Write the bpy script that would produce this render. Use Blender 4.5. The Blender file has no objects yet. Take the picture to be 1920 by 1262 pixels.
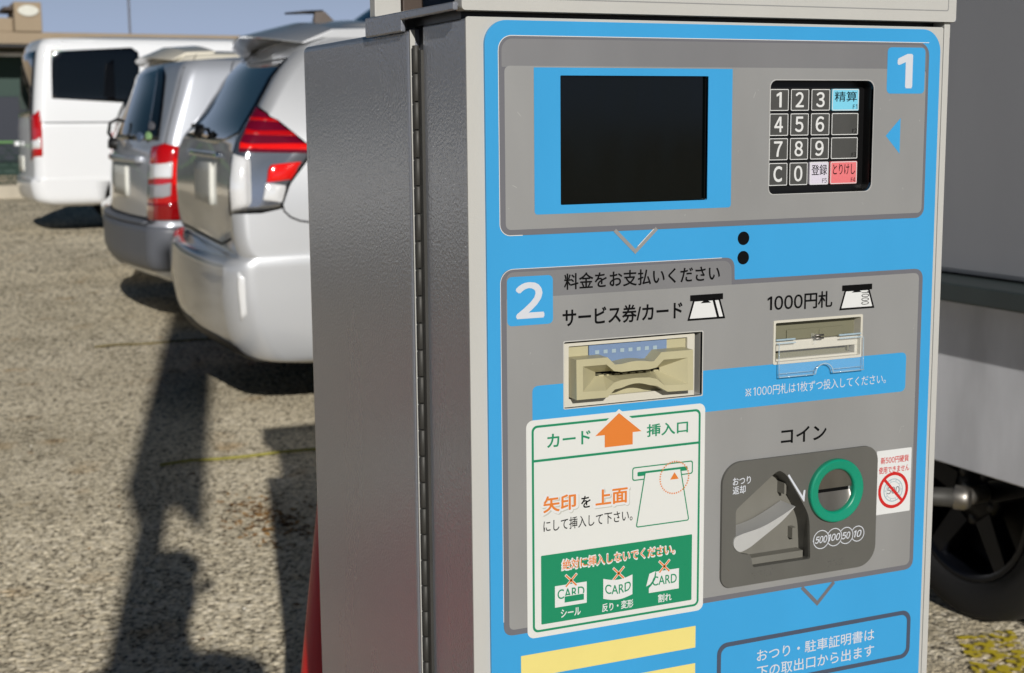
import bpy, bmesh, math, random
import numpy as np
from mathutils import Vector, Matrix
from mathutils.geometry import tessellate_polygon

random.seed(7); rng = np.random.default_rng(7)
SC = bpy.context.scene
COL = SC.collection
R_ = math.radians

# ------------------------------------------------------------------ camera
CAM = np.array([-0.42642, -1.00407, 1.12])
FPX = 2681.6                                    # focal length in pixels of a 1920 px wide frame
PITCH, YAW, ROLL = R_(8.579), R_(-24.039), R_(-0.4985)
def _rot(rx, ry, rz):
    c, s = math.cos, math.sin
    Rx = np.array([[1,0,0],[0,c(rx),-s(rx)],[0,s(rx),c(rx)]])
    Ry = np.array([[c(ry),0,s(ry)],[0,1,0],[-s(ry),0,c(ry)]])
    Rz = np.array([[c(rz),-s(rz),0],[s(rz),c(rz),0],[0,0,1]])
    return Rz @ Rx @ Ry @ np.array([[1,0,0],[0,0,-1],[0,1,0]], float)
RC = _rot(PITCH, YAW, ROLL)                     # rows: right, down, forward
cd = bpy.data.cameras.new('camera'); co = bpy.data.objects.new('camera', cd); COL.objects.link(co)
m4 = Matrix.Identity(4)
for i in range(3):
    m4[i][0], m4[i][1], m4[i][2], m4[i][3] = RC[0][i], -RC[1][i], -RC[2][i], CAM[i]
co.matrix_world = m4
cd.sensor_width = 36.0; cd.lens = FPX * 36.0 / 1920.0
cd.clip_start = 0.02; cd.clip_end = 2000
cd.dof.use_dof = True; cd.dof.focus_distance = 1.13; cd.dof.aperture_fstop = 14.5
SC.camera = co

# ------------------------------------------------------------------ sky, sun, exposure
SUN_EL, SUN_AZ = R_(21.5), R_(193.0)            # azimuth clockwise from +y
w = bpy.data.worlds.new('World'); SC.world = w; w.use_nodes = True
nt = w.node_tree; bg = nt.nodes['Background']
sky = nt.nodes.new('ShaderNodeTexSky'); sky.sky_type = 'NISHITA'; sky.sun_disc = False
sky.sun_elevation = SUN_EL; sky.sun_rotation = SUN_AZ
sky.air_density = 1.0; sky.dust_density = 0.3; sky.ozone_density = 2.0
mxs = nt.nodes.new('ShaderNodeMix'); mxs.data_type = 'RGBA'                    # winter haze: a paler band low over the horizon
tcw = nt.nodes.new('ShaderNodeTexCoord'); sxw = nt.nodes.new('ShaderNodeSeparateXYZ'); nt.links.new(tcw.outputs['Generated'], sxw.inputs[0])
mrw = nt.nodes.new('ShaderNodeMapRange'); mrw.interpolation_type = 'SMOOTHSTEP'; nt.links.new(sxw.outputs['Z'], mrw.inputs[0])
for k, v in zip((1, 2, 3, 4), (0.05, 0.20, 1.0, 0.0)): mrw.inputs[k].default_value = v
nt.links.new(mrw.outputs[0], mxs.inputs[0]); mxs.inputs[7].default_value = (6.2, 7.6, 10.5, 1)
hsv = nt.nodes.new('ShaderNodeHueSaturation'); hsv.inputs['Saturation'].default_value = 1.3; hsv.inputs['Value'].default_value = 0.30; nt.links.new(sky.outputs[0], hsv.inputs['Color'])
nt.links.new(hsv.outputs[0], mxs.inputs[6]); nt.links.new(mxs.outputs[2], bg.inputs[0]); bg.inputs[1].default_value = 0.05
sd = bpy.data.lights.new('sun', 'SUN'); sd.energy = 3.6; sd.angle = R_(0.5); sd.color = (1.0, 0.965, 0.91)
so = bpy.data.objects.new('sun', sd); COL.objects.link(so)
SUNDIR = Vector((-math.sin(SUN_AZ)*math.cos(SUN_EL), -math.cos(SUN_AZ)*math.cos(SUN_EL), -math.sin(SUN_EL)))
so.rotation_euler = SUNDIR.to_track_quat('-Z', 'Y').to_euler(); so.location = (-3, -9, 6)
SC.view_settings.view_transform = 'Standard'; SC.view_settings.look = 'None'
SC.view_settings.exposure = 0.15; SC.view_settings.gamma = 1.0

# ------------------------------------------------------------------ materials
def lin(c):
    return tuple((x/255/12.92 if x/255 <= 0.04045 else ((x/255+0.055)/1.055)**2.4) for x in c)
MATS = {}
FRONT = 0.81
def mat(name, rgb, rough=0.5, metal=0.0, spec=0.5, coat=0.0, bump=0.0, bscale=400.0, var=0.0, vscale=30.0, trans=0.0, ior=1.45, bdetail=2.0, coatr=0.03):
    m = bpy.data.materials.new(name); m.use_nodes = True
    n = m.node_tree.nodes; L = m.node_tree.links; b = n['Principled BSDF']
    b.inputs['Base Color'].default_value = (*lin(rgb), 1); b.inputs['Roughness'].default_value = rough
    b.inputs['Metallic'].default_value = metal; b.inputs['Specular IOR Level'].default_value = spec
    b.inputs['Coat Weight'].default_value = coat; b.inputs['Coat Roughness'].default_value = coatr
    b.inputs['Transmission Weight'].default_value = trans; b.inputs['IOR'].default_value = ior
    if var or bump:
        tc = n.new('ShaderNodeTexCoord')
    if var:
        mp_ = n.new('ShaderNodeMapping'); mp_.inputs['Scale'].default_value = (1, 1, 0.35); L.new(tc.outputs['Object'], mp_.inputs['Vector'])
        nz = n.new('ShaderNodeTexNoise'); nz.inputs['Scale'].default_value = vscale; nz.inputs['Detail'].default_value = 6
        L.new(mp_.outputs[0], nz.inputs['Vector'])
        rp = n.new('ShaderNodeMapRange'); rp.inputs[1].default_value = 0.3; rp.inputs[2].default_value = 0.7
        rp.inputs[3].default_value = 1-var; rp.inputs[4].default_value = 1+var
        L.new(nz.outputs['Fac'], rp.inputs[0])
        mx = n.new('ShaderNodeVectorMath'); mx.operation = 'SCALE'; mx.inputs[0].default_value = lin(rgb)
        L.new(rp.outputs[0], mx.inputs['Scale']); L.new(mx.outputs[0], b.inputs['Base Color'])
        rr = n.new('ShaderNodeMapRange'); rr.inputs[3].default_value = max(0.02, rough-0.08); rr.inputs[4].default_value = min(1, rough+0.1)
        L.new(nz.outputs['Fac'], rr.inputs[0]); L.new(rr.outputs[0], b.inputs['Roughness'])
    if bump:
        bz = n.new('ShaderNodeTexNoise'); bz.inputs['Scale'].default_value = bscale; bz.inputs['Detail'].default_value = bdetail
        L.new(tc.outputs['Object'], bz.inputs['Vector'])
        bp = n.new('ShaderNodeBump'); bp.inputs['Strength'].default_value = bump; bp.inputs['Distance'].default_value = 0.002
        L.new(bz.outputs['Fac'], bp.inputs['Height']); L.new(bp.outputs[0], b.inputs['Normal'])
    if bump and coat:
        b2 = n.new('ShaderNodeBump'); b2.inputs['Strength'].default_value = bump*0.55; b2.inputs['Distance'].default_value = 0.002
        L.new(bz.outputs['Fac'], b2.inputs['Height']); L.new(b2.outputs[0], b.inputs['Coat Normal'])
    MATS[name] = m; return m

M = {}
M['blue'] = mat('blue_print', (62,163,222), 0.34, var=0.035, vscale=11, spec=0.4)
M['bluetext'] = mat('white_print', (214,218,226), 0.45)
M['silver'] = mat('silver_print', (162,162,161), 0.40, metal=0.25, var=0.05, vscale=14, bump=0.05, bscale=1500, spec=0.4)
M['silver_dark'] = mat('silver_print_dark', (138,138,140), 0.42, metal=0.25, var=0.05, vscale=14, spec=0.4)
M['outline'] = mat('grey_outline_print', (112,112,118), 0.45)
M['slate'] = mat('slate_print', (74,84,104), 0.45)
M['beige'] = mat('cream_paint', (197,196,191), 0.38, var=0.02, vscale=25, bump=0.05, bscale=900)
M['steel'] = mat('grey_hammered_paint', (118,121,129), 0.28, var=0.03, vscale=5, bump=0.28, bscale=360, bdetail=3.0, spec=0.6, coat=0.75, coatr=0.14)
M['hinge'] = mat('hinge_steel', (62,61,58), 0.55, metal=0.3, var=0.1, vscale=60)
M['black'] = mat('black_plastic', (9,9,10), 0.35)
M['ink'] = mat('black_print', (10,10,11), 0.5, spec=0.12)
M['screen'] = mat('unlit_display_glass', (4,7,6), 0.10, spec=0.4, var=0.2, vscale=30)
M['gasket'] = mat('dark_gasket', (30,33,38), 0.5)
M['key'] = mat('grey_key', (76,76,74), 0.45, var=0.06, vscale=90)
M['keyblue'] = mat('pale_blue_key', (128,212,240), 0.45)
M['keyred'] = mat('pink_key', (238,124,128), 0.45)
M['keywhite'] = mat('lilac_white_key', (222,216,230), 0.45)
M['white'] = mat('white_film', (228,229,228), 0.42, var=0.01, vscale=20)
M['paper'] = mat('pale_film', (226,227,223), 0.40)
M['green'] = mat('green_print', (22,140,98), 0.42)
M['orange'] = mat('orange_print', (226,128,50), 0.45)
M['red'] = mat('red_print', (206,36,34), 0.45)
M['pastelgrey'] = mat('grey_print', (150,168,176), 0.5)
M['yellow'] = mat('yellow_film', (238,222,134), 0.5, var=0.02, vscale=30)
M['sand'] = mat('sand_plastic', (190,183,148), 0.42, var=0.04, vscale=40, bump=0.03, bscale=1200)
M['lens'] = mat('frosted_blue_lens', (136,160,196), 0.25, trans=0.35)
M['ivory'] = mat('ivory_plastic', (214,210,196), 0.42)
M['olive'] = mat('olive_plastic', (112,110,90), 0.5)
M['acrylic'] = mat('clear_acrylic', (250,252,252), 0.02, trans=1.0, ior=1.46)
M['acrylic_edge'] = mat('acrylic_edge', (176,200,214), 0.08, spec=0.8)
M['coinplate'] = mat('dark_grey_plastic', (98,97,92), 0.45, var=0.03, vscale=40, bump=0.06, bscale=1600)
M['coinpocket'] = mat('pocket_grey_plastic', (122,120,112), 0.5, var=0.04, vscale=50)
M['lever'] = mat('light_grey_lever', (186,186,184), 0.42, var=0.04, vscale=60)
M['jade'] = mat('jade_plastic', (14,146,114), 0.3, coat=0.2, var=0.03, vscale=60)
M['brushed'] = mat('brushed_metal', (140,136,130), 0.42, metal=0.95, var=0.1, vscale=40)
M['bluegrey'] = mat('blue_grey_panel', (92,108,132), 0.4)
M['brown'] = mat('dark_brown_panel', (70,58,50), 0.5)

for k_ in ('blue','bluetext','silver','silver_dark','outline','slate','beige','white','paper','green','orange','red','yellow','sand','ivory','coinplate','coinpocket','lever','jade','keyblue','keyred','keywhite','key'):
    for nd in M[k_].node_tree.nodes:                        # the sun falls almost square on the front: keep its paints at their real depth
        if nd.type == 'BSDF_PRINCIPLED': c = nd.inputs['Base Color'].default_value; nd.inputs['Base Color'].default_value = (c[0]*FRONT, c[1]*FRONT, c[2]*FRONT, 1)
        if nd.type == 'VECT_MATH': c = nd.inputs[0].default_value; nd.inputs[0].default_value = (c[0]*FRONT, c[1]*FRONT, c[2]*FRONT)

b_ = M['acrylic'].node_tree.nodes['Principled BSDF']; b_.inputs['Transmission Weight'].default_value = 0.0; b_.inputs['Alpha'].default_value = 0.09; b_.inputs['Roughness'].default_value = 0.05; b_.inputs['Specular IOR Level'].default_value = 0.8
M['acrylic_edge'].node_tree.nodes['Principled BSDF'].inputs['Alpha'].default_value = 0.55
# ------------------------------------------------------------------ mesh helpers
class MB:
    def __init__(s): s.v = []; s.f = []; s.mi = []; s.mats = []; s.sm = []
    def m(s, m):
        if m not in s.mats: s.mats.append(m)
        return s.mats.index(m)
    def add(s, vs, fs, m, smooth=False):
        k = len(s.v); i = s.m(m)
        s.v += [tuple(map(float, v)) for v in vs]
        for f in fs: s.f.append([k+a for a in f]); s.mi.append(i); s.sm.append(smooth)
        return s
    def box(s, x0, x1, y0, y1, z0, z1, m):
        v = [(x0,y0,z0),(x1,y0,z0),(x1,y1,z0),(x0,y1,z0),(x0,y0,z1),(x1,y0,z1),(x1,y1,z1),(x0,y1,z1)]
        return s.add(v, [(0,3,2,1),(4,5,6,7),(0,1,5,4),(1,2,6,5),(2,3,7,6),(3,0,4,7)], m)
    def tube(s, pts, r, m, n=10, caps=True):
        pts = [Vector(p) for p in pts]; rs = r if isinstance(r, (list, tuple)) else [r]*len(pts)
        vs = []; fs = []; up = None
        for i, p in enumerate(pts):
            d = (pts[min(i+1, len(pts)-1)] - pts[max(i-1, 0)]).normalized()
            if up is None: up = d.orthogonal().normalized()
            up = (up - d*up.dot(d)).normalized(); q = d.cross(up)
            for k in range(n):
                a = 2*math.pi*k/n; vs.append(p + (up*math.cos(a) + q*math.sin(a))*rs[i])
        for i in range(len(pts)-1):
            for k in range(n): fs.append((i*n+k, i*n+(k+1) % n, (i+1)*n+(k+1) % n, (i+1)*n+k))
        if caps: fs += [tuple(range(n))[::-1], tuple(range((len(pts)-1)*n, len(pts)*n))]
        return s.add(vs, fs, m, True)
    def lathe(s, prof, o, ax, m, n=32, smooth=True):       # prof: (radius, distance along ax)
        ax = Vector(ax).normalized(); u = ax.orthogonal().normalized(); q = ax.cross(u); o = Vector(o); vs = []; fs = []
        for r, h in prof:
            for k in range(n):
                a = 2*math.pi*k/n; vs.append(o + ax*h + (u*math.cos(a)+q*math.sin(a))*r)
        for i in range(len(prof)-1):
            for k in range(n): fs.append((i*n+k, i*n+(k+1) % n, (i+1)*n+(k+1) % n, (i+1)*n+k))
        return s.add(vs, fs, m, smooth)
    def build(s, name, parent=None, root=(0,0,0), bevel=0.0, recalc=True, seg=2, angle=35):
        me = bpy.data.meshes.new(name); r = root
        me.from_pydata([(a-r[0], b-r[1], c-r[2]) for a, b, c in s.v], [], s.f)
        for m in s.mats: me.materials.append(m)
        for p, i, sm in zip(me.polygons, s.mi, s.sm): p.material_index = i; p.use_smooth = sm
        if recalc:
            bm = bmesh.new(); bm.from_mesh(me); bmesh.ops.recalc_face_normals(bm, faces=bm.faces); bm.to_mesh(me); bm.free()
        o = bpy.data.objects.new(name, me); COL.objects.link(o)
        if parent is not None: o.parent = parent
        if bevel:
            b = o.modifiers.new('bevel', 'BEVEL'); b.width = bevel; b.segments = seg; b.limit_method = 'ANGLE'; b.angle_limit = R_(angle)
            b.harden_normals = False
        return o

def thing(name, label, cat, loc=(0,0,0), group=None, kind=None):
    o = bpy.data.objects.new(name, None); COL.objects.link(o); o.location = loc; o.empty_display_size = 0.1
    return tag(o, label, cat, group, kind)
def tag(o, label=None, cat=None, group=None, kind=None):
    if label: o['label'] = label
    if cat: o['category'] = cat
    if group: o['group'] = group
    if kind: o['kind'] = kind
    return o

def rrect(x0, z0, x1, z1, r, n=6):
    """rounded rectangle outline, counter-clockwise seen from the front"""
    x0, x1 = min(x0,x1), max(x0,x1); z0, z1 = min(z0,z1), max(z0,z1)
    rs = r if isinstance(r, (list, tuple)) else [r]*4      # bl, br, tr, tl
    out = []
    for (cx, cz, a0, rr) in ((x0, z0, 180, rs[0]), (x1, z0, 270, rs[1]), (x1, z1, 0, rs[2]), (x0, z1, 90, rs[3])):
        sx = 1 if cx == x0 else -1; sz = 1 if cz == z0 else -1
        if rr <= 0: out.append((cx, cz)); continue
        for k in range(n+1):
            a = R_(a0 + 90*k/n); out.append((cx+sx*rr + rr*math.cos(a), cz+sz*rr + rr*math.sin(a)))
    return out
def circ(cx, cz, r, n=40, rz=None):
    return [(cx+r*math.cos(2*math.pi*k/n), cz+(rz or r)*math.sin(2*math.pi*k/n)) for k in range(n)]
def roundpoly(pts, r, n=5):
    """round each corner of a polygon; r scalar or list"""
    out = []; N = len(pts)
    for i in range(N):
        p0, p, p1 = Vector(pts[i-1]), Vector(pts[i]), Vector(pts[(i+1) % N]); ri = r[i] if isinstance(r, (list, tuple)) else r
        if ri <= 0: out.append(tuple(p)); continue
        a = (p0-p); b = (p1-p); la, lb = a.length, b.length; d = min(ri, la*0.48, lb*0.48); a.normalize(); b.normalize()
        A = p + a*d; B = p + b*d
        for k in range(n+1):
            t = k/n; out.append(tuple(A*(1-t)**2 + p*2*t*(1-t) + B*t*t))
    return out
def area2(p): return sum(p[i-1][0]*p[i][1]-p[i][0]*p[i-1][1] for i in range(len(p)))
ZT = 1.19476                                                # world height of the panel's top edge
def P(x, z, y=0.0): return (x/1000, y/1000, ZT + z/1000)  # panel millimetres -> world
def sheet(mb, outer, yf, yb, m, holes=(), sides=True, wall=None):
    """prism in the panel plane: front at yf, back at yb (mm); holes get walls too"""
    loops = [outer if area2(outer) > 0 else outer[::-1]] + [h if area2(h) < 0 else h[::-1] for h in holes]
    flat = [p for l in loops for p in l]
    tris = tessellate_polygon([[Vector((p[0], p[1], 0)) for p in l] for l in loops])
    mb.add([P(p[0], p[1], yf) for p in flat], [tuple(t) for t in tris], m)
    if sides:
        for l in loops:
            n = len(l); vs = [P(p[0], p[1], yf) for p in l] + [P(p[0], p[1], yb) for p in l]
            mb.add(vs, [(i, (i+1) % n, n+(i+1) % n, n+i) for i in range(n)], wall or m)
    return mb
def strokes(mb, pts, wd, yf, m, closed=False):
    """a constant-width line of mitred quads"""
    q = [Vector(p) for p in pts]; N = len(q); L = []; Rr = []
    for i in range(N):
        a = q[i-1] if (i > 0 or closed) else None; b = q[(i+1) % N] if (i < N-1 or closed) else None
        d1 = (q[i]-a).normalized() if a is not None else (b-q[i]).normalized()
        d2 = (b-q[i]).normalized() if b is not None else d1
        t = (d1+d2); t = t.normalized() if t.length > 1e-6 else d1
        nrm = Vector((-t.y, t.x)); k = 1/max(0.4, nrm.dot(Vector((-d1.y, d1.x))))
        L.append(q[i]+nrm*wd/2*k); Rr.append(q[i]-nrm*wd/2*k)
    vs = [P(p.x, p.y, yf) for p in L] + [P(p.x, p.y, yf) for p in Rr]
    fs = [(i, (i+1) % N, N+(i+1) % N, N+i) for i in range(N if closed else N-1)]
    return mb.add(vs, fs, m)
def ring2(mb, outer, inner, yf, m):
    return sheet(mb, outer, yf, yf, m, [inner], sides=False)
_TX = {}
def _glyph(body):
    if body == '\uff11': return np.array([(0.31,0),(0.41,0),(0.41,0.74),(0.33,0.74),(0.14,0.63),(0.14,0.54),(0.31,0.63)]), [tuple(range(7))]
    if body == '\u203b':
        V = []; F = []
        for (a, b, c, d) in ((.18,.02,.82,.66), (.18,.66,.82,.02)):
            k = len(V); nx_, ny_ = (.035 if d > b else -.035), .035
            V += [(a-nx_, b+ny_), (a+nx_, b-ny_), (c+nx_, d-ny_), (c-nx_, d+ny_)]; F.append((k, k+1, k+2, k+3))
        for (a, b) in ((.5,.62), (.5,.06), (.22,.34), (.78,.34)):
            k = len(V); V += [(a-.055, b-.055), (a+.055, b-.055), (a+.055, b+.055), (a-.055, b+.055)]; F.append((k, k+1, k+2, k+3))
        return np.array(V), F
    if body in _TX: return _TX[body]
    c = bpy.data.curves.new('t', 'FONT'); c.body = body; c.resolution_u = 4
    o = bpy.data.objects.new('t', c); COL.objects.link(o)
    me = bpy.data.meshes.new_from_object(o.evaluated_get(bpy.context.evaluated_depsgraph_get()))
    v = np.array([tuple(a.co) for a in me.vertices])[:, :2]; f = [tuple(p.vertices) for p in me.polygons]
    bpy.data.objects.remove(o); bpy.data.curves.remove(c); bpy.data.meshes.remove(me)
    _TX[body] = (v, f); return v, f
def glyphs(body, shear=0.0):
    if any(ch in '0123456789' for ch in body):              # digits set one by one from the wide forms, packed closely
        V = []; F = []; x = 0.0; k = 0
        for ch in body:
            dig = ch in '0123456789'; v, f = _glyph(chr(ord(ch)+0xFEE0) if dig else ch); v = v.copy()
            if dig or ch.isascii():
                wd = v[:, 0].max()-v[:, 0].min(); adv = max(0.52, wd+0.1); v[:, 0] += x-v[:, 0].min()+(adv-wd)/2
            else: adv = 0.98; v[:, 0] += x
            V.append(v); F += [tuple(k+a for a in q) for q in f]; k += len(v); x += adv
        v = np.concatenate(V); f = F
    else: v, f = _glyph(body); v = v.copy()
    if shear: v[:, 0] += shear*v[:, 1]
    return v, f
def text(mb, body, x0, z0, x1, z1, yf, m, bold=0.0, shear=0.0, rot=0, warp=None):
    """lettering fitted to the rectangle x0..x1, z0..z1 (mm)"""
    v, f = glyphs(body, shear); v = v.copy()
    if rot: a = R_(rot); v = v @ np.array([[math.cos(a), math.sin(a)], [-math.sin(a), math.cos(a)]])
    lo, hi = v.min(0), v.max(0); u = (v-lo)/(hi-lo)
    X = x0+(x1-x0)*u[:, 0]; Z = z0+(z1-z0)*u[:, 1]
    if warp: Z = Z + warp(u[:, 0])
    if not bold: return mb.add([P(a, b, yf) for a, b in zip(X, Z)], f, m)
    d = bold*(z1-z0)/max(hi[1]-lo[1], 0.5); nn = 12 if bold > 0.05 else 6       # heavier weight: copies shifted round a small circle, each a hair behind the last
    for k in range(nn):
        t = 2*math.pi*k/nn
        mb.add([P(a+d*math.cos(t), b+d*math.sin(t), yf+0.004*k) for a, b in zip(X, Z)], f, m)
    return mb

# ================================================================== GROUND
def ground_material():
    m = bpy.data.materials.new('gravel'); m.use_nodes = True; n = m.node_tree.nodes; L = m.node_tree.links; b = n['Principled BSDF']
    tc = n.new('ShaderNodeTexCoord')
    def vor(s, rnd=1.0):
        v = n.new('ShaderNodeTexVoronoi'); v.inputs['Scale'].default_value = s; v.inputs['Randomness'].default_value = rnd
        L.new(tc.outputs['Object'], v.inputs['Vector']); return v
    def noise(s, d=5):
        v = n.new('ShaderNodeTexNoise'); v.inputs['Scale'].default_value = s; v.inputs['Detail'].default_value = d
        L.new(tc.outputs['Object'], v.inputs['Vector']); return v
    v1, v2 = vor(85), vor(190)
    sx = n.new('ShaderNodeSeparateColor'); L.new(v1.outputs['Color'], sx.inputs[0])
    sy = n.new('ShaderNodeSeparateColor'); L.new(v2.outputs['Color'], sy.inputs[0])
    cr = n.new('ShaderNodeValToRGB'); e = cr.color_ramp
    e.elements[0].position = 0.0; e.elements[0].color = (*lin((62,60,57)), 1)
    e.elements[1].position = 1.0; e.elements[1].color = (*lin((250,242,224)), 1)
    for ps, c in ((0.2, (120,113,100)), (0.35, (206,196,173)), (0.7, (232,223,200))):
        k = e.elements.new(ps); k.color = (*lin(c), 1)
    L.new(sx.outputs[0], cr.inputs[0])
    cr2 = n.new('ShaderNodeValToRGB'); e = cr2.color_ramp
    e.elements[0].color = (*lin((150,142,124)), 1); e.elements[1].color = (*lin((238,226,198)), 1)
    L.new(sy.outputs[1], cr2.inputs[0])
    mx = n.new('ShaderNodeMix'); mx.data_type = 'RGBA'; L.new(cr.outputs[0], mx.inputs[6]); L.new(cr2.outputs[0], mx.inputs[7])
    nb = noise(9, 4); rg = n.new('ShaderNodeMapRange'); rg.inputs[1].default_value = 0.42; rg.inputs[2].default_value = 0.6
    L.new(nb.outputs['Fac'], rg.inputs[0]); L.new(rg.outputs[0], mx.inputs[0])
    # sandy and dirty patches
    n2 = noise(1.3, 6); cr3 = n.new('ShaderNodeValToRGB'); e = cr3.color_ramp
    e.elements[0].position = 0.34; e.elements[0].color = (0.78,0.74,0.67,1); e.elements[1].position = 0.62; e.elements[1].color = (1.06,1.02,0.96,1)
    L.new(n2.outputs['Fac'], cr3.inputs[0])
    mu = n.new('ShaderNodeMix'); mu.data_type = 'RGBA'; mu.blend_type = 'MULTIPLY'; mu.inputs[0].default_value = 0.8
    L.new(mx.outputs[2], mu.inputs[6]); L.new(cr3.outputs[0], mu.inputs[7])
    n3 = noise(3.7, 5); cr4 = n.new('ShaderNodeValToRGB'); e = cr4.color_ramp
    e.elements[0].position = 0.60; e.elements[0].color = (1,1,1,1); e.elements[1].position = 0.72; e.elements[1].color = (0.72,0.58,0.42,1)
    L.new(n3.outputs['Fac'], cr4.inputs[0])
    mv = n.new('ShaderNodeMix'); mv.data_type = 'RGBA'; mv.blend_type = 'MULTIPLY'; mv.inputs[0].default_value = 0.8
    L.new(mu.outputs[2], mv.inputs[6]); L.new(cr4.outputs[0], mv.inputs[7])
    L.new(mv.outputs[2], b.inputs['Base Color']); b.inputs['Roughness'].default_value = 0.9; b.inputs['Specular IOR Level'].default_value = 0.2
    # relief
    d1 = n.new('ShaderNodeMath'); d1.operation = 'MULTIPLY_ADD'; d1.inputs[1].default_value = -0.5
    L.new(v2.outputs['Distance'], d1.inputs[0])
    d2 = n.new('ShaderNodeMath'); d2.operation = 'MULTIPLY'; d2.inputs[1].default_value = -1.0; L.new(v1.outputs['Distance'], d2.inputs[0])
    L.new(d2.outputs[0], d1.inputs[2])
    bp = n.new('ShaderNodeBump'); bp.inputs['Strength'].default_value = 0.8; bp.inputs['Distance'].default_value = 0.008
    L.new(d1.outputs[0], bp.inputs['Height']); L.new(bp.outputs[0], b.inputs['Normal'])
    return m
M['gravel'] = ground_material()
g = MB(); g.add([(-300,-200,0),(300,-200,0),(300,600,0),(-300,600,0)], [(0,1,2,3)], M['gravel'])
tag(g.build('ground', recalc=False), 'compacted pale gravel ground of the car park', None, None, 'structure')


def cellular(x, y, cell, seed):
    """nearest jittered stone: distance and that stone's random number"""
    ix, iy = np.floor(x/cell), np.floor(y/cell); best = np.full(x.shape, 9e9); rid = np.zeros(x.shape); rad = np.zeros(x.shape)
    def h(a, b, k): t = np.sin(a*127.1+b*311.7+k*74.7+seed)*43758.5453; return t-np.floor(t)
    for dx in (-1, 0, 1):
        for dy in (-1, 0, 1):
            a, b = ix+dx, iy+dy; cx = (a+0.15+0.7*h(a, b, 1))*cell; cy = (b+0.15+0.7*h(a, b, 2))*cell
            ex = 0.85+0.3*h(a, b, 5); d = np.hypot((x-cx)*ex, (y-cy)/ex); m_ = d < best
            best = np.where(m_, d, best); rid = np.where(m_, h(a, b, 3), rid); rad = np.where(m_, (0.35+0.35*h(a, b, 4))*cell, rad)
    return best, rid, rad
def gravel_bed():
    ys = [1.55]
    while ys[-1] < 21: ys.append(ys[-1]+0.0036*max(1, (ys[-1]/2.3))**1.6)
    ys = np.array(ys); nc = 380; t = np.linspace(0, 1, nc)
    xl = -0.62+0.02*ys; xr = 0.75+0.26*ys
    X = xl[:, None]+(xr-xl)[:, None]*t[None]; Y = np.repeat(ys[:, None], nc, 1)
    d1, r1, q1 = cellular(X, Y, 0.0135, 1.3); d2, r2, q2 = cellular(X+3.1, Y, 0.0068, 4.1)
    h1 = np.sqrt(np.maximum(0, q1**2-d1**2))*0.6*(r1 > 0.4); h2 = np.sqrt(np.maximum(0, q2**2-d2**2))*0.55
    big = h1 > h2; H = np.where(big, h1, h2); rid = np.where(big, r1, r2); rid = np.where(H <= 0.0003, 0.12*rid, rid)
    n = 0.5+0.5*np.sin(X*2.1+1.7*np.sin(Y*1.3))*np.sin(Y*1.7+X); fade = np.clip(np.minimum(t, 1-t)*9, 0, 1)[None]*np.clip((Y-1.55)*6, 0, 1)*np.clip((21-Y)/4, 0, 1)
    Z = 0.0022+(H*(0.75+0.4*n)+0.004*n)*fade
    R, C = X.shape; V = np.stack([X, Y, Z], -1).reshape(-1, 3); idx = np.arange(R*C).reshape(R, C)
    F = np.stack([idx[:-1, :-1], idx[:-1, 1:], idx[1:, 1:], idx[1:, :-1]], -1).reshape(-1, 4)
    me = bpy.data.meshes.new('gravel_bed'); me.vertices.add(len(V)); me.vertices.foreach_set('co', V.ravel().astype(np.float32))
    me.loops.add(F.size); me.loops.foreach_set('vertex_index', F.ravel().astype(np.int32)); me.polygons.add(len(F)); me.polygons.foreach_set('loop_start', (np.arange(len(F))*4).astype(np.int32))
    me.update(calc_edges=True); me.validate()
    at = me.attributes.new('stone', 'FLOAT', 'POINT'); at.data.foreach_set('value', rid.ravel().astype(np.float32))
    me.materials.append(M['gravel_bed']); o = bpy.data.objects.new('gravel_bed', me); COL.objects.link(o)
    tag(o, 'pale gravel with stones of many tones', None, None, 'stuff')
def bed_material():
    m = M['gravel'].copy(); m.name = 'gravel_stones'; n = m.node_tree.nodes; L = m.node_tree.links
    at = n.new('ShaderNodeAttribute'); at.attribute_name = 'stone'
    for nd in n:
        if nd.type == 'VALTORGB' and len(nd.color_ramp.elements) == 5:
            for l in list(nd.inputs[0].links): L.remove(l)
            L.new(at.outputs['Fac'], nd.inputs[0])
        if nd.type == 'BUMP': nd.inputs['Strength'].default_value = 0.15
        if nd.type == 'MIX' and nd.blend_type == 'MIX':
            for l in list(nd.inputs[0].links): L.remove(l)
            nd.inputs[0].default_value = 0.15
    return m
M['gravel_bed'] = bed_material(); gravel_bed()

def bumpy_stones(name, n, region, size, mats, label):
    mb = MB(); ico = bmesh.new(); bmesh.ops.create_icosphere(ico, subdivisions=1, radius=1.0)
    V = np.array([tuple(v.co) for v in ico.verts]); F = [tuple(v.index for v in f.verts) for f in ico.faces]; ico.free()
    for i in range(n):
        x, y = region()
        s = size[0] + (size[1]-size[0])*rng.random()**2.5
        a = rng.random()*6.28; sc = np.array([1, 0.7+0.4*rng.random(), 0.35+0.3*rng.random()])*s
        Q = V*sc*(1+0.25*(rng.random((len(V), 1))-0.5)); c, sn = math.cos(a), math.sin(a)
        X = Q[:, 0]*c - Q[:, 1]*sn + x; Y = Q[:, 0]*sn + Q[:, 1]*c + y; Z = Q[:, 2] + s*0.12
        mb.add(list(zip(X, Y, Z)), F, mats[i % len(mats)])
    return tag(mb.build(name, recalc=False), label, None, None, 'stuff')
stone_m = [mat('stone_pale', (206,196,172), 0.9), mat('stone_grey', (136,132,124), 0.9), mat('stone_dark', (98,94,88), 0.9), mat('stone_tan', (178,160,128), 0.9), mat('stone_white', (226,220,206), 0.9)]
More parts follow.
